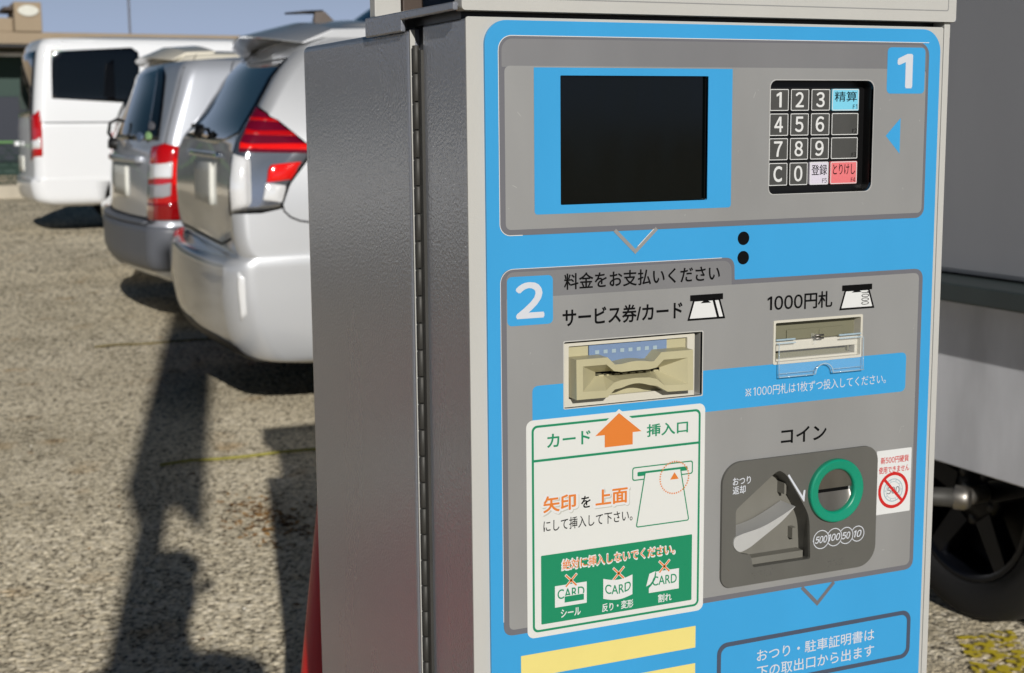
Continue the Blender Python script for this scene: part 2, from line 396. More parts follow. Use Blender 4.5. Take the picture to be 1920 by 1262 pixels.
def reg_near():
    y = 1.6 + 4.2*rng.random()**1.6; x = -1.1 + y*0.02 + (2.3 + 0.12*y)*rng.random(); return x, y
bumpy_stones('loose_stones', 7000, reg_near, (0.0022, 0.0085), stone_m, 'loose little stones lying over the gravel')

# dry leaves heaped on the gravel between the two shadows
lm = [mat('dry_leaf', (128,92,46), 0.8), mat('dry_leaf_dark', (88,62,34), 0.8), mat('dry_leaf_tan', (156,120,70), 0.8)]
mb = MB()
for i in range(240):
    t = rng.normal(size=2); x = 0.53 + 0.055*t[0]; y = 2.86 + 0.15*t[1]
    if rng.random() < 0.12: x, y = -0.6+1.6*rng.random(), 1.9+2.6*rng.random()
    s = 0.006+0.012*rng.random(); a = rng.random()*6.28; tl = 0.6*(rng.random()-0.5)
    u = Vector((math.cos(a), math.sin(a), tl)); v = Vector((-math.sin(a), math.cos(a), 0.5*(rng.random()-0.5))); c = Vector((x, y, 0.004+0.008*rng.random()))
    mb.add([c-u*s, c-v*s*0.45+Vector((0,0,.003)), c+u*s, c+v*s*0.45+Vector((0,0,.003))], [(0,1,2),(0,2,3)], lm[i % 3])
tag(mb.build('dry_leaves', recalc=False), 'brown dry leaves and litter scattered on the gravel', None, None, 'stuff')

# bay ropes pinned to the gravel
M['rope'] = mat('yellow_rope', (140,134,66), 0.85, var=0.25, vscale=60)
M['rope_old'] = mat('dirty_rope', (112,102,70), 0.9, var=0.3, vscale=40)
def rope(x0, x1, y, m, r, label, slope=0.0):
    mb = MB(); n = 40
    pts = [(x0+(x1-x0)*i/n, y + slope*(i/n) + 0.006*math.sin(i*0.9)+0.004*math.sin(i*2.3), 0.016+0.003*math.sin(i*1.7)) for i in range(n+1)]
    mb.tube(pts, r, m, 8); return tag(mb.build('rope', recalc=False), label, 'rope', 'ropes marking the parking bays')
rope(0.38, 4.2, 3.64, M['rope'], 0.0055, 'yellow rope crossing the gravel through the tall shadow in front of the silver hatchback')
rope(0.55, 4.6, 6.33, M['rope_old'], 0.006, 'dark dirty rope on the gravel reaching under the bumper of the silver hatchback')

# worn yellow paint by the truck wheel
def worn_paint():
    m = bpy.data.materials.new('worn_yellow_paint'); m.use_nodes = True; n = m.node_tree.nodes; L = m.node_tree.links; b = n['Principled BSDF']
    tc = n.new('ShaderNodeTexCoord'); z = n.new('ShaderNodeTexNoise'); z.inputs['Scale'].default_value = 45; z.inputs['Detail'].default_value = 6
    L.new(tc.outputs['Object'], z.inputs['Vector']); r = n.new('ShaderNodeMapRange'); r.inputs[1].default_value = 0.47; r.inputs[2].default_value = 0.53
    L.new(z.outputs['Fac'], r.inputs[0]); L.new(r.outputs[0], b.inputs['Alpha'])
    b.inputs['Base Color'].default_value = (*lin((206,184,40)), 1); b.inputs['Roughness'].default_value = 0.8; return m
M['worn'] = worn_paint()
mb = MB(); mb.add([(1.40,0.90,.006),(1.52,0.86,.006),(1.80,1.30,.006),(1.66,1.32,.006)], [(0,1,2,3)], M['worn'])
tag(mb.build('painted_line', recalc=False), 'worn yellow line painted on the gravel by the dark wheel', None, None, 'structure')

# ================================================================== PARKING PAYMENT MACHINE
MR = (0.2135, 0.2, 0.0)
MACH = thing('payment_machine', 'grey and cream car park payment machine with bright blue front panel', 'payment machine', MR)
def part(mb, name, parent=None, bevel=0.0, seg=2, label=None, angle=35):
    o = mb.build(name, parent or MACH, MR, bevel, seg=seg, angle=angle)
    if label: o['label'] = label
    return o
def deep(x, z, d):          # a point seen at (x, z) on the panel plane that lies d mm behind it
    k = 1 + d/1004.0; return (-426.4 + (x+426.4)*k, -74.8 + (z+74.8)*k)
ZB = -1194.76
def bx(mb, x0, x1, y0, y1, z0, z1, m): return mb.box(x0/1000, x1/1000, y0/1000, y1/1000, ZT+z0/1000, ZT+z1/1000, m)

mb = MB(); bx(mb, -20, 447, 107, 418, ZB+70, 0.5, M['steel']); CAB = part(mb, 'cabinet', bevel=0.006, seg=4)
mb = MB(); bx(mb, -19.4, -15.2, 105.6, 106.9, ZB+90, -1.5, M['beige']); part(mb, 'edge_strip', CAB)
mb = MB(); sheet(mb, rrect(-13.9, ZB+75, 441, 1.2, 2), 1.6, 90, M['steel'], [rrect(-11, ZB+78, 438, -1.6, 1)]); DOOR = part(mb, 'door', bevel=0.0025, seg=3)
mb = MB(); bx(mb, -11, 436, 90, 107, ZB+80, -1, M['black']); bx(mb, -12, 436, 14, 200, 1.4, 9.2, M['black']); part(mb, 'gasket_and_hood_shade')  # second black box fills the gap under the hood, standing in for shade
mb = MB(); sheet(mb, rrect(-13.9, ZB+75, 434.4, 2.2, 2.0), 0.0, 1.6, M['beige'], [rrect(4, ZB+114, 425, -4, [3,3,17,16], 8)])
FR = part(mb, 'door_frame', bevel=0.0009)
mb = MB(); bx(mb, 435.0, 441.2, -0.6, 30, ZB+75, 6.6, M['beige']); bx(mb, 443.0, 445.4, 4, 8, -6.5, 7.5, M['beige']); part(mb, 'edge_trim', FR, bevel=0.0006)
mb = MB(); sheet(mb, rrect(-20, ZB, 447, ZB+70, 3), 30, 400, M['steel']); part(mb, 'plinth')
# piano hinge
mb = MB(); zk = -14.0; i = 0
while zk > ZB+110:
    h = 22.0; mb.lathe([(0.001, 0), (0.0026, 0.0002), (0.0029, 0.0005), (0.0029, h/1000-0.0005), (0.0026, h/1000-0.0002), (0.001, h/1000)], P(-17.0, zk-h, 99.5), (0,0,1), M['hinge'], 14)
    zk -= 22.6; i += 1
bx(mb, -16.4, -12.5, 89.5, 99, ZB+110, -18, M['hinge'])
part(mb, 'hinge')
# hood over the door, sign board and its posts
mb = MB(); prof = [(-1, 6.5), (-1, 12.8), (205, 14.2), (205, -2.6), (113, -2.6), (113, 6.5)]
for (xa, xb) in ((-24.4, -20.2), (443.6, 447.6)):
    n = len(prof); vs = [P(xa, z, y) for y, z in prof] + [P(xb, z, y) for y, z in prof]
    tr = tessellate_polygon([[Vector((y, z, 0)) for y, z in prof]])
    mb.add(vs, [tuple(t) for t in tr] + [tuple(n+k for k in t) for t in tr] + [(k, (k+1) % n, n+(k+1) % n, n+k) for k in range(n)], M['steel'])
bx(mb, -20.4, 443.8, 2, 205, 9.4, 12.4, M['steel'])
HOOD = part(mb, 'hood', bevel=0.0012, seg=2)
mb = MB()
for h_ in (6.5,):
    o0 = rrect(-19, h_, 443.3, 200, 3); sheet(mb, o0, -5.0, 9.0, M['beige'])
    ring2(mb, rrect(-11, h_+9.0, 435, 192, 2), rrect(-10.2, h_+9.8, 434.2, 191.2, 2), -5.15, M['silver'])
SIGN = part(mb, 'sign_board', bevel=0.0012)
mb = MB(); bx(mb, -20, 4, 190, 204, 14.4, 200, M['beige']); bx(mb, 5, 24, 188, 204, 14.4, 200, M['brown']); part(mb, 'sign_post', bevel=0.001)
mb = MB(); bx(mb, -22, 446, -6, 405, 200.5, 300, M['beige']); part(mb, 'canopy', bevel=0.003)
mb = MB(); bx(mb, 24.6, 438, 196, 204, 14.4, 200, M['bluegrey']); part(mb, 'sign_back_board')
mb = MB(); mb.tube([P(60, 12.6, 150), P(62, 60, 160), P(57, 120, 165), P(64, 200, 160)], 0.003, M['black'], 8); mb.tube([P(70, 12.6, 150), P(69, 60, 160), P(76, 120, 165), P(70, 200, 160)], 0.003, M['black'], 8); part(mb, 'cable')

# ---- blue front sheet with its openings
H_SCR = rrect(62.6, -139.8, 195.2, -40.7, 0.8, 2)
H_KEY = rrect(254.6, -137.0, 359.3, -43.7, [5,7,7,6])
H_CARD = rrect(65.1, -301.2, 192.3, -247.9, 1.2, 3)
H_BILL = rrect(262.2, -280.7, 353.6, -244.0, 1.2, 3)
PK = [(225.4,-403),(264.4,-375.1),(269,-373.2),(275.7,-377.1),(292.6,-402.7),(301.2,-417.7),(303,-456.2),(243.7,-455.9),(241.1,-444.4),(229.2,-441.4),(225.9,-433.3)]
H_COIN = roundpoly(PK, [3,5,4,6,8,10,2,2,2,4,4])
HOLES = [H_SCR, H_KEY, H_CARD, H_BILL, [(a+(3 if a > 262 else -3), b+(3 if b > -420 else -3)) for a, b in H_COIN]]
mb = MB(); sheet(mb, rrect(0, ZB+110, 429.7, 0, [6,6,19,18], 12), -2.4, 0.2, M['blue'], HOLES, wall=M['blue'])
FACE = part(mb, 'front_panel', bevel=0.0011, seg=3)
# ---- section 1
mb = MB(); Y1 = -2.62
g1 = rrect(10.9, -162, 417.5, -11.3, [9,9,11,11], 8)
sheet(mb, g1, Y1, -2.4, M['outline'], [H_SCR, H_KEY], sides=False)
sheet(mb, rrect(13.6, -34.6, 414.9, -13.6, [1,1,9,9], 8), Y1-0.05, -2.4, M['silver_dark'], sides=False)
sheet(mb, rrect(15.8, -157.6, 414.7, -33.7, 4.5, 6), Y1-0.1, -2.4, M['silver'], [H_SCR, H_KEY], sides=False)
strokes(mb, [(30, -162)] + [(19.9-9*math.sin(a), -153-9*math.cos(a)) for a in np.linspace(0.1, 1.5, 8)] + [(10.9, -23)] + [(10.9+11*(1-math.cos(a)), -22.3+11*math.sin(a)) for a in np.linspace(0.2, 1.57, 8)] + [(417, -11.3)], 0.55, Y1-0.15, M['white'])
strokes(mb, [(110.2, -161.2), (128.9, -179.0), (148.4, -161.2)], 3.0, Y1-0.12, M['silver'])
strokes(mb, [(131.0, -175.0), (145.6, -161.6)], 0.5, Y1-0.17, M['white'])
M['scuff'] = mat('scuffed_paint', (178,178,176), 0.5)
def scuffs(mb, n, x0, x1, z0, z1, avoid):
    for _ in range(n):
        x, z = x0+(x1-x0)*rng.random(), z0+(z1-z0)*rng.random(); a = rng.random()*3.14; l = 0.8+3.5*rng.random()**3
        if any(q[0]-4 < x < q[2]+4 and q[1]-4 < z < q[3]+4 for q in avoid): continue
        strokes(mb, [(x, z), (x+l*math.cos(a)*.5, z+l*math.sin(a)), (x+l*math.cos(a), z+l*1.8*math.sin(a))], 0.16+0.2*rng.random(), Y1-0.13, M['scuff'])
scuffs(mb, 70, 16, 414, -157, -35, [(40,-147,218,-34), (250,-140,362,-40), (372,-55,414,-15)])
SEC1 = part(mb, 'screen_section')
mb = MB(); sheet(mb, rrect(372.9, -54.6, 413.2, -15.6, 4), Y1-0.25, Y1, M['blue']); text(mb, '1', 384.8, -49.0, 398.6, -22.1, Y1-0.4, M['bluetext'], bold=0.035); part(mb, 'number_badge', SEC1)
mb = MB(); mb.add([P(373.4, -90.3, Y1-0.2), P(388.7, -105.8, Y1-0.2), P(388.7, -75.3, Y1-0.2)], [(0,1,2)], M['blue']); part(mb, 'arrow_mark', SEC1)
# display
mb = MB(); sheet(mb, rrect(40.2, -146.6, 217.9, -34.8, [2.5,2.5,0.6,0.6], 4), Y1-0.22, Y1, M['blue'], [H_SCR], wall=M['gasket'])
DISP = part(mb, 'display', bevel=0.0)
mb = MB(); n = len(H_SCR); vs = [P(a, b, -2.2) for a, b in H_SCR] + [P(a, b, 3.0) for a, b in H_SCR]
mb.add(vs, [(i, (i+1) % n, n+(i+1) % n, n+i) for i in range(n)], M['gasket']); part(mb, 'display_surround', DISP)
mb = MB(); sheet(mb, rrect(61, -141, 197, -39, 0), 1.6, 4, M['screen']); part(mb, 'display_glass', DISP)
# keypad
mb = MB(); n = len(H_KEY); vs = [P(a, b, -2.5) for a, b in H_KEY] + [P(a, b, 10) for a, b in H_KEY]
mb.add(vs, [(i, (i+1) % n, n+(i+1) % n, n+i) for i in range(n)], M['black'])
sheet(mb, rrect(250, -141, 366, -40, 0), 10, 11, M['black'])
def grow(p, d):
    cx = sum(a for a, b in p)/len(p); cz = sum(b for a, b in p)/len(p)
    return [(a+(d if a > cx else -d), b+(d if b > cz else -d)) for a, b in p]
KPAD = part(mb, 'keypad')
mb = MB(); ring2(mb, grow(H_KEY, 0.7), H_KEY, -3.0, M['lever'])
n = len(H_KEY); mb.add([P(a, b, -3.0) for a, b in grow(H_KEY, .7)] + [P(a, b, -2.4) for a, b in grow(H_KEY, .7)], [(i, (i+1) % n, n+(i+1) % n, n+i) for i in range(n)], M['lever'])
part(mb, 'keypad_rim', KPAD)
cols = [(255.9,275.0),(276.6,295.4),(297.2,316.6),(318.3,346.3)]; rows = [(-69.0,-50.4),(-89.5,-70.4),(-109.6,-90.7),(-130.7,-111.1)]
DK = 8.0
kt = [['1','2','3',('精算','F1','keyblue')],['4','5','6',('','F2','key')],['7','8','9',('','F3','key')],['C','0',('登録','F5','keywhite'),('とりけし','F4','keyred')]]
for r in range(4):
    for c in range(4):
        x0, z0 = deep(cols[c][0]+0.15, rows[r][0]+0.25, DK); x1, z1 = deep(cols[c][1]-0.1, rows[r][1]-0.2, DK); k = kt[r][c]
        mb = MB(); m = M['key'] if isinstance(k, str) else M[k[2]]
        sheet(mb, rrect(x0, z0, x1, z1, 1.1, 3), DK, DK+2, m)
        ring2(mb, rrect(x0+.25, z0+.25, x1-.25, z1-.25, 1.0, 3), rrect(x0+.85, z0+.85, x1-.85, z1-.85, 0.6, 3), DK-0.08, M['white'])
        w_ = x1-x0; h_ = z1-z0
        if isinstance(k, str):
            nw = 0.24 if k == '1' else 0.42
            text(mb, k, x0+w_*(0.5-nw/2)-0.3, z0+h_*0.18, x0+w_*(0.5+nw/2)-0.3, z0+h_*0.84, DK-0.12, M['white'], bold=0.018)
        else:
            if k[0]: text(mb, k[0], x0+w_*0.1, z0+h_*0.42, x0+w_*0.92, z0+h_*0.88, DK-0.12, M['ink'], bold=0.006)
            text(mb, k[1], x1-6.2, z0+1.4, x1-1.6, z0+5.4, DK-0.12, M['ink'])
        part(mb, 'key', KPAD)
# two round sensor holes
for zc in (-172.6, -188.7):
    mb = MB(); sheet(mb, circ(230.9, zc, 5.6), -2.7, -2.4, M['ink']); part(mb, 'sensor_hole')

# ---- section 2
G2 = roundpoly([(10.9,-482),(10.9,-187.9),(222.3,-187.9),(222.8,-206.6),(418.8,-206.9),(418.8,-482)], [9,11,11,1,10,10], 7)
G2i = roundpoly([(15.8,-477.4),(15.8,-192.5),(218.2,-192.5),(218.6,-210.8),(414.6,-210.9),(414.6,-477.4)], [5,7,8,1,6,6], 7)
mb = MB(); sheet(mb, G2, Y1, -2.4, M['outline'], [H_CARD, H_BILL, H_COIN], sides=False)
sheet(mb, roundpoly([(15.8,-214),(15.8,-190.3),(219.4,-190.3),(220,-214)], [0,7,9,0], 7), Y1-0.05, -2.4, M['silver_dark'], sides=False)
sheet(mb, roundpoly([(15.8,-477.4),(15.8,-210.6),(414.6,-210.6),(414.6,-477.4)], [5,1,6,6], 7), Y1-0.1, -2.4, M['silver'], [H_CARD, H_BILL, H_COIN], sides=False)
strokes(mb, [(10.9,-470),(10.9,-199)] + [(10.9+11*(1-math.cos(a)), -198.9+11*math.sin(a)) for a in np.linspace(0.1, 1.57, 8)] + [(210,-187.9)], 0.45, Y1-0.15, M['white'])
strokes(mb, [(297.0,-482.3),(313.8,-499.4),(331.4,-482.3)], 3.4, Y1-0.02, M['outline'])
scuffs(mb, 120, 16, 414, -476, -212, [(60,-303,196,-212), (250,-300,404,-214), (30,-490,198,-280), (208,-472,375,-336), (373,-428,414,-366), (36,-317,404,-280)])
SEC2 = part(mb, 'payment_section')
mb = MB(); sheet(mb, roundpoly([(37.2,-316),(403.2,-316),(403.2,-280.8),(192.8,-280.8),(192.8,-301.8),(64.6,-301.8),(64.6,-280.8),(37.2,-280.8)], [5.5,5.5,5.5,0,0,0,0,5.5]), Y1-0.2, Y1, M['blue'], sides=False); 
text(mb, '※1000円札は1枚ずつ投入してください。', 234.9, -307.0, 381.4, -298.2, Y1-0.35, M['bluetext']); part(mb, 'blue_band', SEC2)
mb = MB(); sheet(mb, rrect(16.3, -232.2, 55.5, -193.9, 4), Y1-0.25, Y1, M['blue']); text(mb, '2', 24.4, -226.0, 46.9, -199.5, Y1-0.4, M['bluetext'], bold=0.03); part(mb, 'number_badge', SEC2)
for (t_, q_, b_) in (('料金をお支払いください', (65.4, -206.2, 208.1, -193.6), .016), ('サービス券/カード', (64.1, -235.6, 172.5, -221.6), .022), ('1000円札', (255.7, -235.3, 321.5, -221.4), .018), ('コイン', (272.1, -351.0, 318.7, -338.0), .02)):
    mb = MB(); text(mb, t_, *q_, Y1-0.35, M['ink'], bold=b_); part(mb, 'lettering', SEC2)
def ticket_icon(x0, x1, xb0, xb1, zt, zb, stripe):
    mb = MB(); y = Y1-0.3
    sheet(mb, rrect(x0, zt-4.9, x1, zt, 0.3), y-0.1, y, M['ink'], sides=False)
    b = [(xb0, zb), (xb1, zb), (x1-3.6, zt-4.6), (x0+3.6, zt-4.6)]
    sheet(mb, b, y, y, M['white'], sides=False); strokes(mb, b, 1.7, y-0.05, M['ink'], closed=True)
    xm = (x0+x1)/2-0.4 if not stripe else x0+15; zz = zt-3.9
    sheet(mb, [(xm-5.2, zz-3.2), (xm+5.0, zz-3.2), (xm, zz)] if stripe else [(xm-5.3, zz-2.8), (xm+5.3, zz-2.8), (xm, zz+0.2)], y-0.15, y, M['ink'], sides=False)
    if stripe: strokes(mb, [(202.2, zt-4), (207.0, zb+0.5)], 2.2, y-0.1, M['ink'])
    else: text(mb, '1000', 352.4, zb+2.6, 360.4, zt-6.4, y-0.1, M['ink'], rot=-90, bold=0.01)
    part(mb, 'ticket_icon', SEC2)
ticket_icon(180, 211.5, 178.7, 212.8, -217.2, -237.4, True)
ticket_icon(331.7, 363.5, 330.3, 365.4, -217.4, -238.0, False)

# ---- card slot unit
def walls(mb, hole, y0, y1, m):
    n = len(hole); return mb.add([P(a, b, y0) for a, b in hole] + [P(a, b, y1) for a, b in hole], [(i, (i+1) % n, n+(i+1) % n, n+i) for i in range(n)], m)
mb = MB(); walls(mb, H_CARD, -2.9, 16, M['beige']); sheet(mb, rrect(60, -304, 198, -244, 0), 16, 17, M['black'])
ring2(mb, grow(H_CARD, 0.8), H_CARD, -2.9, M['beige']); walls(mb, grow(H_CARD, 0.8), -2.9, -2.5, M['beige'])
CARD = part(mb, 'card_slot')
mb = MB(); sheet(mb, rrect(64.5, -301.6, 187.4, -249.9, 0.8), 1.5, 4, M['ivory'], [rrect(71.2, -295.0, 180.4, -252.4, 0.8)]); part(mb, 'mounting_plate', CARD, bevel=0.0005)
mb = MB(); bx(mb, 70.5, 90.3, 4.5, 10, -268, -252.9, M['sand']); bx(mb, 162.4, 181, 4.5, 10, -268, -252.9, M['sand']); bx(mb, 70.5, 181, 5.2, 10, -296.5, -280, M['sand']); part(mb, 'inner_block', CARD, bevel=0.0005)
mb = MB(); bx(mb, 90.6, 162.1, 3.8, 6, -274, -253.2, M['lens'])
for i in range(8): bx(mb, 96+i*7.6, 99.6+i*7.6, 3.5, 3.8, -260.6, -257.6, M['pastelgrey'])
part(mb, 'status_lens', CARD)
def dp(l, d): return [deep(a, b, d) for a, b in l]
arc_t = [(118.5+26.6*k/8, -269.8+1.5*math.sin(math.pi*k/8)) for k in range(9)]
arc_b = [(144.5-26*k/8, -289.4+2.6*math.sin(math.pi*k/8)) for k in range(9)]
OUT = [(77.3,-263.4),(105.4,-263.4),(112.2,-269.8)] + arc_t + [(148.2,-269.8),(155.2,-262.9),(185.2,-263.0),(185.8,-297.0),(161.2,-296.3),(151.2,-290.6)] + arc_b + [(112.2,-290.2),(105.4,-296.2),(77.6,-296.0)]
INN = [(83.2,-269.2),(104.3,-269.2),(111.4,-275.2),(118.5,-276.2),(131,-276.0),(144,-276.2),(150.5,-275.2),(157.2,-269.3),(179.8,-269.3),(180.3,-291.4),(158.0,-290.6),(150.8,-284.6),(144,-282.8),(131,-282.3),(118,-282.8),(111.6,-284.4),(104.2,-290.2),(83.4,-289.6)]
SLT = [(94.2,-274.6),(101,-274.6),(108,-274.7),(118.5,-274.8),(131,-274.9),(144,-275.0),(148,-275.1),(151,-275.2),(153.1,-275.2),(153.1,-278.2),(151,-278.2),(148,-278.1),(144,-278.1),(131,-278.0),(118,-277.9),(108,-277.8),(101,-277.7),(94.4,-277.7)]
mb = MB(); OD, ID, SD = dp(OUT, -12), dp(INN, -12), dp(SLT, 3)
sheet(mb, OD, -12, -12, M['sand'], [ID], sides=False)
base = dp(OUT, -12); n = len(base); mb.add([P(a, b, -12) for a, b in base] + [P(a, b, 5) for a, b in base], [(i, (i+1) % n, n+(i+1) % n, n+i) for i in range(n)], M['sand'])
n = len(ID); mb.add([P(a, b, -12) for a, b in ID] + [P(a, b, 3) for a, b in SD], [(i, (i+1) % n, n+(i+1) % n, n+i) for i in range(n)], M['sand'])
bm_ = part(mb, 'card_mouth', CARD); 
bv = bm_.modifiers.new('weld', 'WELD'); bv.merge_threshold = 0.00002
bv = bm_.modifiers.new('bevel', 'BEVEL'); bv.width = 0.0011; bv.segments = 3; bv.limit_method = 'ANGLE'; bv.angle_limit = R_(50)
mb = MB(); walls(mb, SD, 3, 14, M['black']); sheet(mb, rrect(88, -284, 160, -270, 0), 12, 13, M['black'])
for i in range(8):
    x0 = 97+i*7.2; a, b = deep(x0, -277.9, 3.2); mb.box((a)/1000, (a+4.6)/1000, 0.0022, 0.009, ZT+(b-0.4)/1000, ZT+(b+0.9)/1000, M['sand'])
part(mb, 'slot_shutter', CARD)

# ---- bank note slot
mb = MB(); ring2(mb, grow(H_BILL, 0.5), grow(H_BILL, -1.6), -3.6, M['ivory']); walls(mb, grow(H_BILL, 0.5), -3.6, -2.5, M['ivory']); walls(mb, grow(H_BILL, -1.6), -3.6, 14, M['ivory'])
sheet(mb, rrect(258, -284, 358, -240, 0), 13, 14, M['olive'])
BILL = part(mb, 'note_slot', bevel=0.0004)
mb = MB(); bx(mb, 264, 352.5, 6, 13, -262.4, -245.8, M['olive']); bx(mb, 268, 349, 4.6, 6, -261, -249.5, M['olive']); bx(mb, 280, 338, 3.2, 4.6, -262, -253.5, M['olive']); bx(mb, 313, 316, 2.4, 3.2, -262, -254.5, M['olive']); part(mb, 'recess_panel', BILL, bevel=0.0004)
mb = MB(); bx(mb, 264, 352.2, 0.5, 13, -270.6, -262.3, M['ivory']); bx(mb, 264, 352.2, 0.5, 13, -280.6, -277.4, M['ivory']); bx(mb, 349.2, 352.2, 0.5, 13, -277.4, -270.6, M['ivory']); part(mb, 'note_guide', BILL, bevel=0.0005)
mb = MB(); bx(mb, 264, 349.2, 9, 12, -277.4, -270.6, M['black']); bx(mb, 266.5, 346, 5.5, 9, -277.3, -273.2, M['olive']); bx(mb, 343, 344.4, 2.5, 9, -275, -270.8, M['olive']); part(mb, 'note_mouth', BILL)
notch = [(318.6-(7.2)*(1-math.cos(a)), -290.8+6.4*math.sin(a)) for a in np.linspace(0, math.pi, 13)]
FL = [(265.0,-291.4),(265.0,-261.5),(352.6,-261.5),(353.2,-291.4),(320.2,-291.8)] + notch + [(302.6,-291.8)]
mb = MB(); sheet(mb, FL[::-1], -6.6, -5.0, M['acrylic']); 
for (xa, xb) in ((264.6, 284), (329.5, 352.8)):
    mb.tube([P(xa, -260.4, -3.2), P(xb, -260.4, -3.2)], 0.0009, M['acrylic_edge'], 10); mb.tube([P(xa, -263.2, -4.2), P(xb, -263.2, -4.2)], 0.0007, M['acrylic_edge'], 10)
FLAP = part(mb, 'clear_flap', BILL, bevel=0.0003)
mb = MB(); 
for (xa, xb) in ((265.0, 302.6), (320.2, 353.2)): mb.tube([P(xa, -291.6, -8), P(xb, -291.6, -8)], 0.00055, M['acrylic_edge'], 8); mb.tube([P(xa+.5, -288.6, -7.2), P(xb-.5, -288.6, -7.2)], 0.0003, M['acrylic_edge'], 6)
mb.tube([P(302, -291.2, -8)] + [P(311.4-9.0*math.cos(a), -290.8+7.8*math.sin(a), -8) for a in np.linspace(0, math.pi, 13)] + [P(320.8, -291.2, -8)], 0.0006, M['acrylic_edge'], 8)
for xx in (265.2, 352.9): mb.tube([P(xx, -263, -6.8), P(xx, -291.6, -7.6)], 0.0004, M['acrylic_edge'], 6)
part(mb, 'flap_lip', BILL)
mb = MB(); 
for zz in (-259.0, -261.6): mb.tube([P(304, zz, -3.5), P(313, zz, -3.5)], 0.0009, M['brushed'], 10)
bx(mb, 303.2, 306, -3, 1, -266.5, -257.6, M['acrylic']); part(mb, 'flap_spring', BILL)

# ---- coin unit
CP = [p for p in rrect(211.8, -471.0, 373.2, -361.4, [10,19,14,19], 10)]
mb = MB(); sheet(mb, CP, -5.6, -2.4, M['coinplate'], [H_COIN, circ(*deep(331.4, -398.8, -5.6), 18.9, 48)], wall=M['coinplate'])
COIN = part(mb, 'coin_unit', bevel=0.0013, seg=3)
PKI = [(222,-404),(260.2,-377.5),(266,-377.0),(271,-380),(286.2,-407),(292.5,-421),(294.7,-453.7),(243.0,-453.2),(240.5,-446),(226,-443),(222,-434)]
H_PI = roundpoly([deep(a, b, 17) for a, b in PKI], [3,5,4,6,8,10,2,2,2,4,4])
mb = MB(); n = len(H_COIN); mb.add([P(a, b, -5.4) for a, b in H_COIN] + [P(a, b, 17) for a, b in H_PI], [(i, (i+1) % n, n+(i+1) % n, n+i) for i in range(n)], M['coinplate'])
sheet(mb, grow(H_PI, 1.0), 16.9, 18, M['coinpocket'], sides=False)
a = deep(284, -430, 15); bx(mb, a[0], a[0]+4, 10, 17, a[1]-6, a[1]+4, M['coinpocket']); a = deep(278, -386, 15); bx(mb, a[0]-6, a[0]-4, 6, 17, a[1]-8, a[1]+2, M['coinpocket'])
bx(mb, 246, 304, 7, 17, -459, -452, M['coinpocket'])
part(mb, 'coin_pocket', COIN)
LV = roundpoly([deep(a, b, -7) for a, b in [(226.9,-436.5),(228.0,-429.0),(236,-426.8),(257,-423.4),(277,-415.2),(290.6,-408.6),(277,-420.6),(258,-431.6),(243.5,-440.2),(233,-443.4)]], [6,5,9,12,12,1,9,10,9,8], 12)
mb = MB(); sheet(mb, LV, -7, 15, M['lever']); part(mb, 'return_lever', COIN, bevel=0.0008)
o_ = P(*deep(331.4, -398.8, -5.6), -5.6)
mb = MB(); mb.lathe([(0.0283, 0), (0.0283, 0.0030), (0.0280, 0.0040), (0.0273, 0.0046), (0.0266, 0.0048), (0.0206, 0.0036), (0.0198, 0.0032), (0.0191, 0.0024), (0.0188, 0.0012), (0.0188, -0.0028)], o_, (0,-1,0), M['jade'], 96, smooth=False); part(mb, 'coin_ring', COIN)
oc = deep(331.4, -398.8, -5.6); zs_ = deep(0, -398.4, -3.6)[1]
for nm_, sg_ in (('coin_plate', 1), ('coin_plate', -1)):               # two halves dished towards the slot
    mb = MB(); aa = [math.asin((zs_-oc[1]+sg_*1.5)/18.9) + 0]; a0 = aa[0]; arc = np.linspace(a0, math.pi-a0, 25)
    rim = [(oc[0]+18.9*math.cos(a), oc[1]+18.9*math.sin(a)) for a in (arc if sg_ > 0 else np.linspace(math.pi-a0, 2*math.pi+a0, 25))]
    vs = [P(a, b, -5.2) for a, b in rim] + [P(a, zs_+sg_*1.5, -3.3) for a, b in rim]; n = len(rim)
    mb.add(vs, [(k, k+1, n+k+1, n+k) for k in range(n-1)], M['brushed'], True); part(mb, nm_, COIN)
mb = MB(); bx(mb, oc[0]-17.5, oc[0]+16.5, -3.1, -2.7, zs_-1.8, zs_+1.8, M['ink']); part(mb, 'coin_slot', COIN)
mb = MB(); YC = -5.85
text(mb, 'おつり', *deep(225.8, -383.0, YC), *deep(243.6, -376.4, YC), YC, M['bluetext'], bold=0.012); part(mb, 'lettering', COIN); mb = MB(); text(mb, '返却', *deep(225.8, -391.0, YC), *deep(238.5, -384.0, YC), YC, M['bluetext'], bold=0.012); part(mb, 'lettering', COIN); mb = MB()
A_ = [deep(a, b, YC) for a, b in [(281.6,-380.4),(283.0,-379.4),(297.6,-400.4),(298.6,-395.4),(300.4,-395.2),(299.6,-405.6),(298.6,-405.4)]]; sheet(mb, A_, YC, YC, M['bluetext'], sides=False); part(mb, 'arrow_mark', COIN); mb = MB()
cc = [(318.4,-442.4,8.2),(332.5,-442.0,7.9),(345.2,-442.1,7.4),(357.8,-442.0,6.9)]
